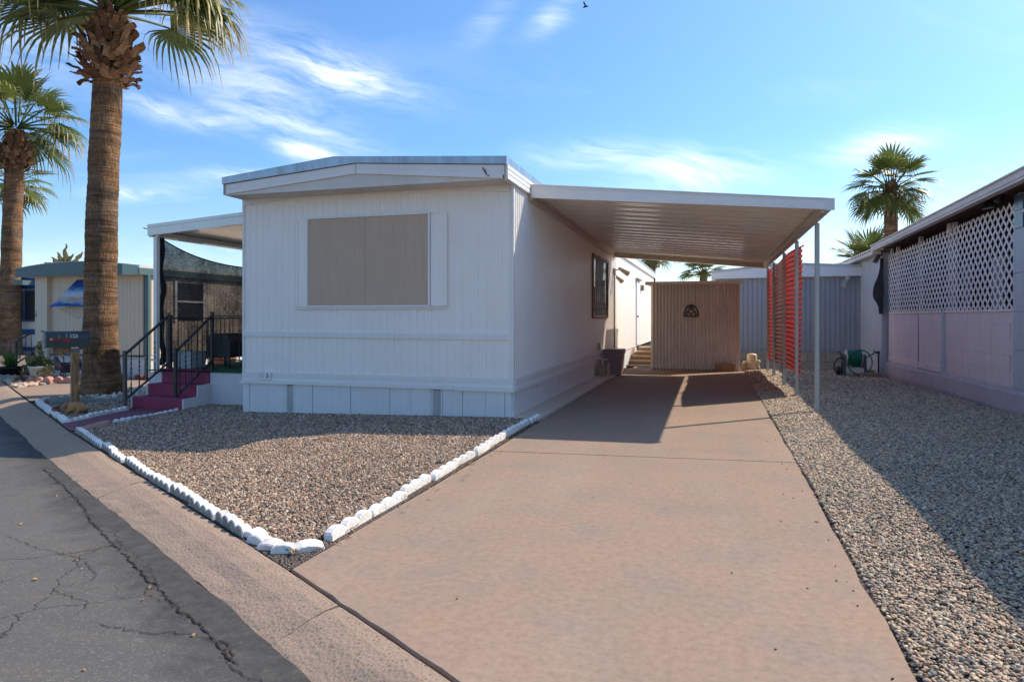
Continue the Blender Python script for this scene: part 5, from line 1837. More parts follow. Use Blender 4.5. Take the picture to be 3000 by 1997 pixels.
EW = M['edging_white']
sA = [scallop_mesh(4, .112, .050, .058, EW, seed=s, face=M['edging_bare']) for s in range(3)]
sB = [scallop_mesh(3, .150, .056, .052, EW, seed=s + 9) for s in range(3)]
sC = [scallop_mesh(4, .105, .055, .055, EW, seed=s + 5) for s in range(2)]
s1 = scallop_mesh(1, .14, .055, .08, EW, seed=3)
off = lambda x, o: (x + CN.x * o, yc(x) + CN.y * o)
edge_row(off(-6.80, .045), off(-2.42, .045), 11, sA, '%s white scalloped edging block from the maroon walkway in the kerb row before the gravel', 'white edging along the street kerb', seed=2,
         first='white scalloped edging block at the kerb corner beside the maroon walkway', last='white scalloped edging block nearest the driveway in the kerb row')
edge_row((-1.945, 3.15), (-1.955, 7.75), 10, sB, '%s white scalloped edging block from the street in the row along the driveway', 'white edging along the driveway', seed=3, lean=.10,
         first='long white scalloped edging block at the street end of the driveway row', last='shaded white edging block touching the concrete strip by the home corner')
for k, (x, y, a, sc_, lab) in enumerate(((-2.36, 3.135, -.45, 1.0, 'white loose edging stone, last in the kerb row before the corner'),
                                         (-2.275, 3.055, -.3, .95, 'small white edging stone set low at the bend of the kerb row'),
                                         (-2.165, 2.995, .15, .9, 'flat white edging stone half sunk in dirt at the corner'),
                                         (-2.06, 2.965, .3, .95, 'single white half-round stone lying in bare dirt near the driveway corner'),
                                         (-1.965, 3.02, .75, 1.1, 'cracked white half-round stone beside the driveway edge'))):
    inst('edging_stone', s1, None, (x, y, hx(x) - .012), (.15 * (-1) ** k, .05, a), (sc_, 1, .85), label=lab, cat='edging stone', group='loose white edging stones')
edge_row((-7.49, 6.40), (-7.76, 7.52), 3, sC, '%s white scalloped block from the kerb on the planter side of the maroon walkway', 'white edging beside the walkway', seed=4)
edge_row((-6.93, 6.55), (-7.02, 7.68), 3, sC, '%s low white scalloped block from the flat reddish stone beside the maroon walkway', 'white edging on the gravel side of the walkway', seed=5, zoff=-.02)
edge_row(off(-9.70, .06), off(-7.52, .06), 5, [scallop_mesh(4, .125, .055, .07, EW, seed=21)], '%s white edging block from the left along the kerb side of the mailbox planter', 'white edging in front of the planter', seed=6)
edge_row((-9.84, 7.95), (-9.90, 10.2), 5, sC, "%s white edging block from the kerb in the row behind the palm", 'white edging behind the palm', seed=7, zoff=-.01)
eg = [scallop_mesh(2, .16, .125, .075, M['edging_grey'], seed=31), scallop_mesh(3, .13, .08, .07, M['edging_grey'], seed=32)]
for k, (x, y, a, i, lab) in enumerate(((-9.25, 7.78, .30, 0, 'tall grey cement edging block, left of the mailbox post'), (-8.98, 7.89, .5, 0, 'grey cement edging block directly behind the mailbox post'),
                                       (-8.76, 8.03, .55, 1, 'low scalloped grey edging block in front of the palm foot'), (-8.45, 8.20, .45, 0, 'grey double-arched edging block beside the stair railing'),
                                       (-8.18, 8.35, .4, 0, 'grey edging block half hidden by the stair railing post'))):
    inst('edging_block', eg[i], None, (x, y, hx(x) + .0), (.06 * (-1) ** k, 0, a), label=lab, cat='edging block', group='grey edging round the palm')
# flat reddish stone at the walkway mouth
mb = MB()
pl_ = [(-6.80, 5.98), (-6.70, 6.00), (-6.72, 6.15), (-6.80, 6.34), (-6.90, 6.47), (-6.955, 6.46), (-6.93, 6.30), (-6.86, 6.10)]
mb = slab(pl_, -.16, hx(-6.9) + .045, .02)
setp(mb.build('flat_stone', M['edging_pink']), 'long flat reddish stone at the mouth of the maroon walkway', 'stone')

# ------------------------------------------------------------------ fan palms
def frond_mesh(elev, seed, pet=1.05, R=1.12, nb=30, g=.85, mat=None, stn=7):
    rnd = random.Random(seed)
    mb = MB()
    tt = []
    e = radians(elev)
    pts = []
    for i in range(7):
        s = i / 6
        pts.append(Vector((pet * s * cos(e), 0, pet * s * sin(e) - .10 * s * s * abs(cos(e)) * pet)))
    mb.tube(pts, [.030 - .014 * i / 6 for i in range(7)], 5)
    tt += [.12] * len(mb.v)
    hub = pts[-1]
    a = (pts[-1] - pts[-2]).normalized()
    e2 = atan2(a.z, a.x) - radians(rnd.uniform(8, 22))
    a = Vector((cos(e2), 0, sin(e2)))
    roll = rnd.uniform(-.35, .35)
    b = Vector((0, cos(roll), sin(roll)))
    n = a.cross(b).normalized()
    if n.z < 0: n = -n
    span = radians(rnd.uniform(118, 138))
    dphi = 2 * span / nb
    for k in range(nb):
        phi = -span + dphi * (k + .5)
        L = R * (.70 + .30 * cos(phi)) * rnd.uniform(.9, 1.06)
        d = (a * cos(phi) + b * sin(phi) + n * (.22 * abs(sin(phi)) - .05)).normalized()
        side = (b * cos(phi) - a * sin(phi)).normalized()
        gg = g * rnd.uniform(.7, 1.35)
        kink = rnd.uniform(.50, .68)
        base = len(mb.v)
        vs, fs = [], []
        sw = rnd.uniform(-.12, .12)
        for i in range(stn):
            s = i / (stn - 1)
            p = hub + d * (L * s) + side * (sw * max(0, s - .5) * L)
            dr = max(0, s - kink)
            p = p + Vector((0, 0, -1)) * (gg * L * (dr * dr * 2.2 + .06 * s * s)) - d * (gg * .8 * dr * dr * L)
            wd = 2 * L * s * math.tan(dphi / 2) * 1.04
            wmax = 2 * L * .46 * math.tan(dphi / 2) * 1.04
            if s > .46:
                wd = wmax * max(.05, (1 - (s - .46) / .54) ** .75)
            wd = max(wd, .006)
            ple = n * (.22 * wd)
            vs += [p - side * wd / 2 - ple * .5, p + ple * .6, p + side * wd / 2 - ple * .5]
            tt += [s] * 3
        for i in range(stn - 1):
            fs += [(3 * i, 3 * i + 1, 3 * i + 4, 3 * i + 3), (3 * i + 1, 3 * i + 2, 3 * i + 5, 3 * i + 4)]
        mb.add(vs, fs)
    return mesh_only(mb, 'frond', mat or M['frond'], True, ('t', tt))


ELEVS = [82, 70, 58, 46, 34, 22, 10, -2, -16, -32, -48]
FR = {e: [frond_mesh(e, 100 + e + 7 * v, g=(.30 if e > 55 else .65 if e > 20 else 1.1)) for v in range(3)] for e in ELEVS}
FRS = {e: [frond_mesh(e, 300 + e + 7 * v, pet=.95, R=1.0, nb=22, g=(.2 if e > 55 else .45 if e > 20 else .7), stn=5) for v in range(2)] for e in ELEVS}


def boot_mesh(seed):
    rnd = random.Random(seed)
    mb = MB()
    L, w0, w1 = rnd.uniform(.26, .36), rnd.uniform(.15, .20), rnd.uniform(.07, .11)
    rows = 5
    vs, fs = [], []
    tw = rnd.uniform(-.3, .3)
    for i in range(rows):
        s = i / (rows - 1)
        w_ = w0 + (w1 - w0) * s + (.03 if i == rows - 1 else 0) * rnd.uniform(-.5, 1)
        x = .02 + .10 * L * s + .38 * L * s * s + rnd.uniform(-.012, .012)
        z = L * .78 * s - .12 * L * s * s * rnd.uniform(0, 2)
        for j, u in enumerate((-.5, 0, .5)):
            curl = .02 if j == 1 else 0
            vs.append((x + curl + u * tw * s * .1, u * w_, z + u * tw * .12 * s + (rnd.uniform(-.03, .05) if i == rows - 1 else 0)))
    n = len(vs)
    vs += [(x - .018, y * .95, z - .004) for x, y, z in vs]
    for i in range(rows - 1):
        for j in range(2):
            a = i * 3 + j
            fs.append((a, a + 1, a + 4, a + 3))
            fs.append((n + a, n + a + 3, n + a + 4, n + a + 1))
    ring = [0, 1, 2, 5, 8, 11, 14, 13, 12, 9, 6, 3]
    for k in range(12):
        p, q = ring[k], ring[(k + 1) % 12]
        fs.append((p, n + p, n + q, q))
    return mesh_only(mb.add(vs, fs), 'leaf_base', M['boot'])


BOOTS = [boot_mesh(s) for s in range(6)]


def palm(label, group, base, mid, top, r0, rm, r1, hboot, nf, seed, scale=1.0, small=False, emin=-50, brows=9, bcols=13, bflare=1.0, keep=None, cdz=0.0, extra=()):
    rnd = random.Random(seed)
    b0, m0, t0 = Vector(base), Vector(mid), Vector(top)
    t = thing('palm_tree', label, 'palm tree', base, group)
    # trunk with leaf scar rings
    nr, ns = (150, 28) if not small else (60, 16)
    mb = MB()
    vs, fs = [], []
    H = t0.z - b0.z
    scar = 0
    for i in range(nr + 1):
        u = i / nr
        p = b0 * (1 - u) ** 2 + (m0 * 2 - (b0 + t0) * .5) * 2 * u * (1 - u) + t0 * u * u
        rad = r1 + (rm - r1) * (1 - u) + (r0 - rm) * math.exp(-u * H / .55)
        ph = (u * H / .105) + .9 * sin(u * 9 + seed) + .5 * sin(u * 31 + 2 * seed)
        fr = ph - math.floor(ph)
        rnd2 = random.Random(int(ph) * 13 + seed)
        rad *= 1 + (.030 * (1 - fr) - .013) * rnd2.uniform(.0, 1.7) + .010 * sin(u * 23 + seed)
        for k in range(ns):
            a = 2 * pi * k / ns
            lump = 1 + .016 * sin(3 * a + u * 40) + .013 * sin(7 * a - u * 67) + rnd.uniform(-.011, .011)
            vs.append((p.x + rad * lump * cos(a), p.y + rad * lump * sin(a), p.z + .010 * sin(2 * a + u * 12)))
    for i in range(nr):
        for k in range(ns):
            fs.append((i * ns + k, i * ns + (k + 1) % ns, (i + 1) * ns + (k + 1) % ns, (i + 1) * ns + k))
    mb.add(vs, fs).build('trunk', M['trunk'], t, True)
    # old leaf bases
    org = ORG[t]
    zb0 = t0.z - hboot
    pj = MB()
    for r in range(brows):
        u = r / (brows - 1)
        zz = zb0 + hboot * u
        rad = r1 * (1.02 + bflare * .42 * sin(pi * min(1, u * .9 + .20)) - .45 * max(0, u - .6))
        for k in range(bcols):
            a = 2 * pi * (k + .5 * (r % 2)) / bcols + rnd.uniform(-.15, .15)
            s = rnd.uniform(.62, 1.0) * scale * (1.0 if u < .75 else .85)
            tilt = rnd.uniform(-.22, .30) + (.30 - .65 * u) + (.35 if r == 0 else .15 if r == 1 else 0)
            R = Euler((rnd.uniform(-.25, .25), tilt, a)).to_matrix().to_4x4()
            uu = (zz - b0.z) / H
            ax = b0 * (1 - uu) ** 2 + (m0 * 2 - (b0 + t0) * .5) * 2 * uu * (1 - uu) + t0 * uu * uu
            loc = Vector((ax.x + (rad - .03) * cos(a), ax.y + (rad - .03) * sin(a), zz + rnd.uniform(-.03, .03)))
            if small:
                Mx = Matrix.Translation(loc) @ Euler((0, tilt, a)).to_matrix().to_4x4() @ Matrix.Scale(s, 4)
                me = BOOTS[rnd.randrange(6)]
                pj.add([Mx @ v.co for v in me.vertices], [tuple(p.vertices) for p in me.polygons])
            else:
                inst('leaf_base', BOOTS[rnd.randrange(6)], t, loc, (rnd.uniform(-.25, .25), tilt, a), (s, s, s))
    if small:
        pj.build('leaf_bases', M['boot'], t, kind='stuff')
    # crown
    F = FRS if small else FR
    top_h = t0 + Vector((0, 0, .02 + cdz))
    ga = 2.39996
    lst = []
    for k in range(nf):
        u = (k + .5) / nf
        el = 84 - (84 - emin) * u ** .85
        lst.append((el, k * ga + rnd.uniform(-.25, .25)))
    lst = list(extra) + [(el, a) for el, a in lst if not keep or keep(el, a % (2 * pi))]
    for el, a in lst:
        key = min(ELEVS, key=lambda q: abs(q - el))
        s = rnd.uniform(.86, 1.1) * scale
        me = F[key][rnd.randrange(len(F[key]))]
        rr_ = r1 * .45
        inst('frond', me, t, (top_h.x + rr_ * cos(a), top_h.y + rr_ * sin(a), top_h.z - .10 - .25 * (1 - (el + 50) / 134)), (rnd.uniform(-.12, .12), rnd.uniform(-.06, .06), a), (s, s, s * rnd.uniform(.92, 1.08)))
    return t


GP = 'fan palms around the lots'
palm('tall fan palm rising from the planter behind the mailbox, shaggy brown collar', GP, (-9.62, 8.85, -.12), (-9.64, 8.85, 2.6), (-9.42, 8.85, 6.02), .34, .252, .212, .98, 40, 3,
     1.08, False, -30, 14, 13, 1.5,
     keep=lambda el, a: el > 50 or (el > 16 and 2.6 < a < 3.9), cdz=.34,
     extra=((10, .22), (14, .04), (8, .36), (12, -.14), (17, .30), (6, .12), (22, -.30), (30, .14), (34, -.05), (38, -.35), (30, .34), (24, 1.35), (6, 1.36),
            (18, 3.35), (10, 3.05), (26, 2.7), (14, 3.6), (32, 3.2)))
palm('fan palm cut by the left edge of the picture, second from the street', GP, (-23.05, 17.5, -.1), (-22.95, 17.5, 3.6), (-22.75, 17.5, 7.35), .40, .33, .27, 1.15, 34, 8, 1.12, False, -20, 12, 13, 1.5,
     keep=lambda el, a: el > 40 or (abs((a + .6 + pi) % (2 * pi) - pi) > .8), cdz=.5)
palm('distant fan palm mostly hidden behind the left edge trunk', GP, (-39.4, 30, 0), (-39.4, 30, 4.5), (-39.2, 30, 9.2), .5, .42, .36, 1.2, 26, 15, 1.25, True, -40)
palm('tall fan palm standing above the lattice porch roof', GP, (5.82, 26, 0), (5.82, 26, 2.8), (5.80, 26, 5.72), .32, .225, .205, .80, 38, 21, .80, True, -38, 8, 11, 1.1)
palm('short fan palm half hidden by the ribbed grey roof', GP, (5.45, 27.5, 0), (5.45, 27.5, 1.5), (5.42, 27.5, 3.15), .34, .25, .22, .6, 28, 27, .84, True, -25)
palm('far fan palm seen above the middle of the shed roof', GP, (-.55, 40, 0), (-.55, 40, 1.8), (-.52, 40, 3.75), .34, .24, .20, .30, 26, 33, .80, True, 4, 5, 10, .6)
palm('far palm trunk with ragged collar just below the carport roof', GP, (-3.42, 40, 0), (-3.42, 40, 2.3), (-3.40, 40, 4.75), .34, .23, .21, .75, 26, 39, .95, True, -10)

# ------------------------------------------------------------------ neighbours on the left
ch = thing('cream_house', 'cream mobile home with dark green arched fascia behind the tall palm', 'mobile home', (-12.6, 11.3, -.1))
NX0, NX1, NY = -14.02, -11.10, 11.30
MB().corr(NX0 + .34, NX1 - .12, lambda a, o, z: (a, NY - o, z), lambda a: .39, lambda a: 2.10, .102, .006, 'rib').build('front_wall', M['cream_siding'], ch)
box('corner_pilaster', M['cream_siding'], NX0, NX0 + .335, NY - .10, NY + .1, .31, 2.04, ch)
MB().corr(NY + .02, 27, lambda a, o, z: (NX1 + o, a, z), lambda a: .39, lambda a: 2.06, .102, .006, 'rib').build('side_wall', M['cream_siding'], ch)
box('left_wall', M['cream_siding'], NX0 + .02, NX0 + .06, NY + .11, 27, -.1, 2.06, ch)
box('wall_core', M['dark'], NX0 + .1, NX1 - .06, NY + .05, 26.9, -.2, 2.04, ch)
for k in range(6):
    a = NX0 + .02 + k * .486
    box('skirt_panel', M['cream_skirt'], a + .003, a + .482, NY + .012, NY + .03, -.15, .315 - .002 * k, ch)
for k in range(26):
    a = NY + .05 + k * .6
    box('skirt_panel', M['cream_skirt'], NX1 - .03, NX1 - .012, a + .004, a + .596, -.15, .315, ch)
box('base_trim', M['green_fascia'], NX0 + .33, NX1 + .02, NY - .022, NY + .01, .345, .375, ch)
box('base_board', M['cream_skirt'], NX0 + .33, NX1 + .015, NY - .015, NY + .012, .316, .344, ch)
box('side_base_trim', M['cream_skirt'], NX1 + .001, NX1 + .02, NY + .011, 27, .316, .375, ch)
arch_t = [(-14.36 + 3.30 * i / 16, 2.205 + .118 * sin(pi * (i / 16) ** .92)) for i in range(17)]
arch_b = [(-14.36 + 3.30 * i / 16, 2.040 - .01 + .012 * sin(pi * i / 16)) for i in range(17)]
MB().prism(arch_b[:15] + arch_t[:15][::-1], 'y', 11.02, 11.05).build('fascia', M['green_fascia'], ch)
MB().prism(arch_b[14:] + arch_t[14:][::-1], 'y', 11.018, 11.052).build('fascia', M['green_light'], ch)
MB().prism([(x, z + .0) for x, z in arch_b] + [(x, z + .016) for x, z in arch_t[::-1]], 'y', 11.0525, 27.2).build('roof', M['roof_white'], ch)
box('side_fascia', M['green_fascia'], NX1 + .045, NX1 + .075, 11.0, 27.2, 2.03, 2.165, ch)
box('downspout', M['green_fascia'], -11.12, -11.02, NY - .08, NY - .012, -.05, 2.03, ch)
wn = box('side_window', M['screen_dark'], NX1 + .008, NX1 + .012, 12.05, 12.85, 1.10, 1.92, ch)
mb = MB()
mb.box(NX1 + .007, NX1 + .03, 12.0, 12.06, 1.08, 1.95)
mb.box(NX1 + .007, NX1 + .03, 12.84, 12.90, 1.08, 1.95)
mb.box(NX1 + .007, NX1 + .03, 12.061, 12.839, 1.49, 1.53)
mb.build('frame', M['white_trim'], wn)
box('slim_window', M['screen_dark'], -11.36, -11.30, NY - .03, NY - .008, .42, 1.0, ch) if False else None
text('house_number', '124', .10, M['black_iron'], ch, (NX0 + .02, NY - .102, 1.25), (pi / 2, 0, 0), .001).rotation_euler = (pi / 2, pi / 2, 0)

fgp = thing('garden_flag', 'blue beach scene flag hanging slantwise on a short pole on the cream wall', 'flag', (-12.7, 11.2, 1.1))
vs, fs = [], []
for i in range(21):
    u = i / 20
    for j in range(15):
        v = j / 14
        xt, zt = -12.83 + .62 * u, 1.955 + .02 * u
        xb, zb = -13.50 + 1.02 * u, 1.375 + .03 * sin(u * 3)
        vs.append((xt + (xb - xt) * v, 11.17 - .10 * v + .025 * sin(u * 8 + v * 2), zt + (zb - zt) * v))
for i in range(20):
    for j in range(14):
        a = i * 15 + j
        fs.append((a, a + 15, a + 16, a + 1))
MB().add(vs, fs).build('flag_cloth', M['flagcloth'], fgp, True)
MB().tube([(-12.72, 11.24, 1.10), (-13.22, 11.02, 1.40), (-12.86, 11.12, 1.97)][:2], .010, 6).build('pole', M['lamp_grey'], fgp)
box('bracket', M['white_plastic'], -12.78, -12.62, 11.20, 11.285, 1.07, 1.14, fgp)

bl = thing('blue_house', 'white home with bright blue roof band and dark window at the far left', 'house', (-22, 18, -.1))
box('wall', M['white_siding'], -26, -21.6, 18.0, 18.1, -.2, 2.2, bl)
box('wall_core', M['dark'], -25.9, -21.7, 18.11, 28, -.2, 2.1, bl)
MB().prism([(-26, 2.18), (-21.4, 2.15), (-21.4, 2.66), (-23.3, 2.70), (-26, 2.62)], 'y', 17.85, 17.99).build('roof_band', M['blue_paint'], bl)
MB().prism([(-26, 2.62), (-23.3, 2.70), (-21.4, 2.66), (-21.4, 2.72), (-23.3, 2.77), (-26, 2.70)], 'y', 17.84, 28).build('roof', M['blue_paint'], bl)
wn = box('window', M['screen_dark'], -23.35, -22.15, 17.97, 17.995, 1.08, 2.06, bl)
mb = MB()
for (a, b, z0, z1) in ((-23.42, -22.08, 1.03, 1.08), (-23.42, -22.08, 2.06, 2.115), (-23.0, -22.94, 1.081, 2.059), (-22.14, -22.08, 1.081, 2.059), (-23.42, -23.36, 1.081, 2.059)):
    mb.box(a, b, 17.95, 17.99, z0, z1)
mb.build('frame', M['blue_paint'], wn)
box('stripe', M['blue_paint'], -26, -21.6, 17.97, 17.996, .58, .76, bl)
box('stripe', M['blue_paint'], -26, -21.6, 17.97, 17.996, .02, .15, bl)
box('awning_end', M['green_fascia'], -22.65, -22.2, 17.3, 17.84, 2.26, 2.42, bl)
railing('stair_railing', 'distant black stair railing before the blue and white home', (-15.60, 12.0), (-14.86, 12.15), .60, 1.06, .10, .50, 5, -.1, .0, (BI, BI, BI), (1, 1))

# leaves of a banana-like tree above the cream roof
bt = thing('leafy_tree', 'broad ragged leaves poking above the cream home roof', 'tree', (-23.8, 20.2, -.1))
MB().tube([(-23.8, 20.2, -.1), (-23.75, 20.2, 1.5), (-23.7, 20.2, 2.9)], [.16, .12, .08], 10).build('trunk', M['trunk'], bt, True)
rnd = random.Random(5)
for k in range(11):
    a = radians(180 * k / 10)
    mb, tt = MB(), []
    vs, fs = [], []
    L = rnd.uniform(.8, 1.25)
    n = 10
    for i in range(n + 1):
        s = i / n
        x = -23.7 + cos(a) * L * s * 1.15
        z = 2.75 + (sin(a) * .85 + .15) * L * s - .22 * s * s * abs(cos(a))
        wd = .17 * sin(pi * min(1, s * .92 + .06)) * rnd.uniform(.65, 1.1)
        y = 20.2 + rnd.uniform(-.05, .05)
        vs += [(x - sin(a) * wd, y - .05, z + cos(a) * wd), (x, y, z), (x + sin(a) * wd, y - .05, z - cos(a) * wd)]
        tt += [s] * 3
    for i in range(n):
        fs += [(3 * i, 3 * i + 1, 3 * i + 4, 3 * i + 3), (3 * i + 1, 3 * i + 2, 3 * i + 5, 3 * i + 4)]
    mb.add(vs, fs).build('leaf', M['banana'], bt, True, attr=('t', tt))

# ------------------------------------------------------------------ pots, plants and ornaments before the cream home
GZ = -.105


def pot(name, label, x, y, r0, r1, h, mat, cat='plant pot'):
    t = thing(name, label, cat, (x, y, GZ))
    MB().lathe([(r0, 0), (r1, h), (r1 * 1.06, h + .003), (r1 * 1.06, h + .03), (r1 * .92, h + .03), (r1 * .88, h - .03)], (x, y, GZ), 20).build('pot', mat, t, True)
    MB().lathe([(r1 * .90, h - .01), (.01, h + .005)], (x, y, GZ), 16).build('soil', M['dogdark'], t)
    return t


def blades(parent, x, y, z, n, L, spread, wd, mat, seed, droop=.35, name='foliage'):
    rnd = random.Random(seed)
    mb, tt = MB(), []
    for k in range(n):
        a = rnd.uniform(0, 2 * pi)
        e = rnd.uniform(0.05, spread)
        l = L * rnd.uniform(.6, 1.1)
        r = rnd.uniform(0, .06)
        vs, fs = [], []
        for i in range(6):
            s = i / 5
            rr_ = r + l * s * sin(e) + droop * l * s * s * sin(e)
            p = Vector((x + rr_ * cos(a), y + rr_ * sin(a), z + l * s * cos(e) - droop * .5 * l * s * s * sin(e)))
            q = Vector((-sin(a), cos(a), 0)) * wd * .5 * (1 - s ** 1.6) * (1 if s > 0 else .8)
            vs += [p - q, p + q]
            tt += [s] * 2
        for i in range(5):
            fs.append((2 * i, 2 * i + 1, 2 * i + 3, 2 * i + 2))
        mb.add(vs, fs)
    return mb.build(name, mat, parent, True, attr=('t', tt))


ps = pot('potted_plant', 'green spiky plant with orange flower spikes in a black pot', -14.28, 10.85, .17, .23, .20, M['black_plastic'], 'potted plant')
blades(ps, -14.28, 10.85, GZ + .2, 110, .46, .85, .032, M['leaf_green'], 3, .3)
mb = MB()
for (x, y, h) in ((-14.36, 10.86, .78), (-14.20, 10.84, .72)):
    mb.tube([(x, y, GZ + .2), (x + .02, y, GZ + h - .22), (x + .025, y, GZ + h - .18), (x + .03, y, GZ + h - .08), (x + .03, y, GZ + h)], [.006, .006, .020, .018, .004], 7)
mb.build('flower_spike', M['edging_pink'], ps, True)

bk = thing('bucket_planter', 'pale mint metal bucket overflowing with a trailing green plant', 'planter', (-12.48, 10.1, GZ))
MB().lathe([(.155, .02), (.215, .31), (.225, .312), (.225, .335), (.20, .335), (.19, .28)], (-12.48, 10.1, GZ), 24).build('bucket', M['bucket'], bk, True)
MB().lathe([(.20, .30), (.01, .32)], (-12.48, 10.1, GZ), 16).build('soil', M['dogdark'], bk)
rnd = random.Random(9)
mb, tt = MB(), []
st_ = MB()
for k in range(34):
    a = rnd.uniform(0, 2 * pi)
    if k < 12:
        a = rnd.choice((pi + rnd.uniform(-.5, .5), rnd.uniform(-.5, .5)))
    r1_ = rnd.uniform(.15, .42)
    up = rnd.uniform(.10, .30)
    if k < 5: r1_, up = rnd.uniform(.02, .10), rnd.uniform(.45, .62)
    x0, y0, z0 = -12.50, 10.1, GZ + .31
    path = []
    for i in range(6):
        s = i / 5
        path.append(Vector((x0 + r1_ * cos(a) * s, y0 + r1_ * .7 * sin(a) * s, z0 + up * s - (.32 * s * s * (r1_ / .42) if k >= 5 else 0))))
    st_.tube(path, .006, 4)
    for j in range(26):
        s = rnd.uniform(.15, 1)
        i = min(4, int(s * 5))
        p = path[i].lerp(path[i + 1], s * 5 - i) + Vector((rnd.uniform(-.05, .05), rnd.uniform(-.05, .05), rnd.uniform(-.04, .04)))
        R = Euler((rnd.uniform(-1, 1), rnd.uniform(-1, 1), rnd.uniform(0, 6.3))).to_matrix()
        l = rnd.uniform(.022, .042)
        vs = [p + R @ Vector(v) for v in ((-l, 0, 0), (0, -l * .55, .006), (l, 0, 0), (0, l * .55, .006))]
        tt += [rnd.uniform(0, 1)] * 4
        mb.add(vs, [(0, 1, 2, 3)])
mb.build('foliage', M['leaf_pale'], bk, attr=('t', tt))
st_.build('stems', M['stem'], bk)

sl2 = thing('solar_light', 'small gold topped garden light leaning behind the mint bucket', 'garden light', (-12.25, 10.4, GZ))
MB().tube([(-12.22, 10.4, GZ), (-12.28, 10.4, GZ + .48)], .010, 6).build('stake', M['black_iron'], sl2)
MB().tube([(-12.28, 10.4, GZ + .48), (-12.36, 10.4, GZ + .56), (-12.42, 10.4, GZ + .60)], [.018, .035, .03], 10).build('lamp_head', M['timber'], sl2, True)

cc = pot('potted_cactus', 'round golden barrel cactus in a dark pot behind the bucket', -14.02, 11.15, .13, .17, .22, M['charcoal'], 'potted cactus')
vs, fs = [], []
for i in range(9):
    th = pi * i / 8
    for k in range(32):
        a = 2 * pi * k / 32
        r = .125 * sin(th) * (1 + .06 * (k % 2)) + .001
        vs.append((-14.02 + r * cos(a), 11.15 + r * sin(a), GZ + .36 - .10 * cos(th)))
for i in range(8):
    for k in range(32):
        fs.append((i * 32 + k, i * 32 + (k + 1) % 32, i * 32 + 32 + (k + 1) % 32, i * 32 + 32 + k))
MB().add(vs, fs).build('cactus', M['leaf_pale'], cc, True, attr=('t', [.9] * len(vs)))
bp = pot('potted_plant', 'dry reddish brown plant in a pot beside the black stair railing', -14.35, 11.5, .14, .18, .22, M['charcoal'], 'potted plant')
blades(bp, -14.35, 11.5, GZ + .2, 80, .50, .75, .04, M['leaf_brown'], 12, .25)

# rooster
rt = thing('rooster_ornament', 'mottled metal rooster ornament with curved dark tail before the cream skirt', 'ornament', (-12.75, 10.75, GZ))
rv = [(-.13, 0, .30), (-.02, 0, .24), (.08, 0, .25), (-.17, 0, .40), (-.18, 0, .49), (.14, 0, .31)]
rv = [(-12.72 + x, 10.75, GZ + z) for x, y, z in rv]
skinned('rooster_body', rv, [(0, 1), (1, 2), (0, 3), (3, 4), (2, 5)], [.085, .105, .085, .050, .042, .055], M['rooster_body'], rt, 1)
mb = MB()
for k in range(7):
    h = .10 + .045 * k
    x0, z0 = -12.72 + .12, GZ + .27
    pts = [(x0 + .20 * s + (.10 + .015 * k) * s, 10.75 + (k - 3) * .012, z0 + h * 1.6 * s - h * 1.9 * s ** 3) for s in np.linspace(0, 1, 9)]
    mb.tube(pts, [.014, .024, .028, .028, .026, .022, .018, .012, .003], 6)
mb.build('tail', M['rooster_dark'], rt, True)
mb = MB()
for dx_ in (-.05, .02):
    mb.tube([(-12.72 + dx_, 10.75, GZ + .17), (-12.72 + dx_ - .01, 10.75, GZ + .02)], .010, 6)
    mb.tube([(-12.72 + dx_ - .06, 10.75, GZ + .012), (-12.72 + dx_ + .03, 10.75, GZ + .012)], .009, 6)
mb.build('leg', M['rooster_dark'], rt)
mb = MB().tube([(-12.72 - .22, 10.75, GZ + .51), (-12.72 - .19, 10.75, GZ + .56), (-12.72 - .15, 10.75, GZ + .565), (-12.72 - .11, 10.75, GZ + .55)], [.010, .022, .020, .006], 6)
mb.tube([(-12.72 - .21, 10.75, GZ + .48), (-12.72 - .20, 10.75, GZ + .41)], [.018, .010], 6)
mb.build('comb', M['rooster_red'], rt, True)
MB().tube([(-12.72 - .215, 10.75, GZ + .50), (-12.72 - .265, 10.75, GZ + .485)], [.016, .003], 6).build('beak', M['timber'], rt)

eP = [scallop_mesh(3, .19, .15, .07, M['edging_pink'], seed=41), scallop_mesh(2, .19, .13, .07, M['edging_red'], seed=42), scallop_mesh(3, .17, .13, .07, M['edging_grey'], seed=43)]
for (x, y, a, i, lab) in ((-12.30, 9.92, .05, 0, 'pink scalloped edging block in front of the mint bucket'), (-12.02, 10.08, .25, 0, 'pink scalloped edging block right of the mint bucket'),
                          (-12.82, 10.02, .1, 1, 'dark red edging block left of the mint bucket'), (-13.55, 10.25, .05, 2, 'grey scalloped edging block before the black pots'),
                          (-14.1, 10.32, .05, 2, 'grey scalloped edging block below the spiky green plant'), (-14.62, 10.40, .05, 2, 'grey scalloped edging block at the left picture edge'),
                          (-11.62, 11.05, .1, 1, 'dark red edging block at the far corner of the cream home'), (-11.05, 11.12, .05, 1, 'dark red edging block seen through the stair railing')):
    inst('edging_block', eP[i], None, (x, y, GZ), (.04, 0, a), label=lab, cat='edging block', group='edging before the cream home')
setp(MB().cbox(-13.25, -12.72, 10.12, 10.34, GZ, GZ + .11, .008).build('paver', M['brick_tan']), 'pale pinkish paver lying behind the dark red edging block', 'paver')

# pots on the gravel strip behind the porch, seen below the shade mesh
for (x, y, lab) in ((-10.3, 12.6, 'terracotta pot on the left, seen under the shade mesh hem'), (-10.1, 13.5, 'terracotta pot on the right, seen under the shade mesh hem')):
    pt = pot('flower_pot', lab, x, y, .16, .24, .36, M['terracotta'], 'flower pot')
    blades(pt, x, y, GZ + .36, 40, .30, 1.0, .05, M['leaf_brown'], int(y * 10), .5)

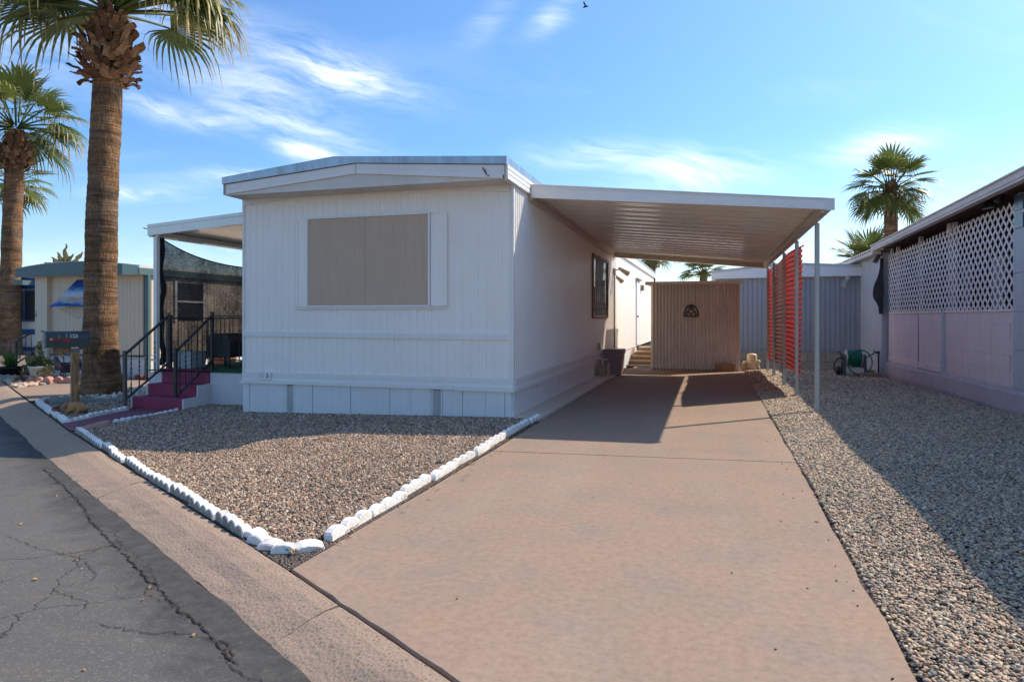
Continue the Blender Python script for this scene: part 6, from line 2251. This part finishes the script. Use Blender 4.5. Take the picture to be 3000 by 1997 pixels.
# a bird high in the sky
bd = MB()
bc = Vector((-5.45, 30, 14.95))
bd.tube([bc + Vector((-.12, 0, -.02)), bc + Vector((-.04, 0, 0)), bc + Vector((.06, 0, .01)), bc + Vector((.14, 0, .0))], [.01, .04, .035, .008], 6)
bd.add([bc + Vector(v) for v in ((-.03, -.03, .02), (.05, -.03, .02), (.0, -.32, .10), (-.06, -.28, .09))], [(0, 1, 2, 3)])
bd.add([bc + Vector(v) for v in ((-.03, .03, .02), (.05, .03, .02), (.0, .32, .12), (-.06, .28, .10))], [(0, 1, 2, 3)])
setp(bd.build('bird', M['black_plastic']), 'small dark bird flying high in the blue sky', 'bird')

# dry twigs and seed husks along the driveway edges
rnd = random.Random(77)
mb = MB()
for k in range(150):
    y = rnd.uniform(3.0, 7.4)
    x = -1.885 + rnd.uniform(-.035, .05)
    if rnd.random() < .2: x += rnd.uniform(0, .12)
    a = rnd.uniform(0, 6.3)
    l = rnd.uniform(.005, .018)
    mb.beam((x - l * cos(a), y - l * sin(a), .006), (x + l * cos(a), y + l * sin(a), .009 + rnd.uniform(0, .008)), .004, .003)
for k in range(120):
    x, y = rnd.uniform(-5.5, -2.0), rnd.uniform(3.1, 7.3)
    if y < yc(x) + .12: continue
    l = rnd.uniform(.008, .026)
    mb.obox((x, y, hx(x) + .026), (l * 2, l * .9, .003), (rnd.uniform(-.5, .5), rnd.uniform(-.5, .5), rnd.uniform(0, 6.3)))
setp(mb.build('leaf_litter', M['timber']), 'dry leaf litter gathered along the driveway border', 'leaf litter', None, 'stuff')
mb = MB()
for k in range(40):
    x, y = (rnd.uniform(-1.6, .6), rnd.uniform(2.2, 9)) if k < 20 else (.60 - abs(rnd.gauss(0, .10)), rnd.uniform(2.2, 8))
    if y < yc(x) + .1: continue
    s = rnd.uniform(.0025, .0055)
    mb.obox((x, y, s * .6), (s * 1.6, s, s), (rnd.uniform(-.5, .5), rnd.uniform(-.5, .5), rnd.uniform(0, 6)))
setp(mb.build('seed_husks', M['darkbrown']), 'small dark seed husks scattered on the driveway', 'seed husks', None, 'stuff')
mb = MB()
for k in range(60):
    x = rnd.uniform(-5, -1)
    y = yc(x) - rnd.uniform(.45, 2.2)
    s = rnd.uniform(.005, .012)
    mb.obox((x, y, zs(x, y) + s * .4), (s * 1.4, s, s), (rnd.uniform(-.5, .5), rnd.uniform(-.5, .5), rnd.uniform(0, 6)))
setp(mb.build('grit', M['timber']), 'scattered grit and small stones lying on the asphalt', 'grit', None, 'stuff')
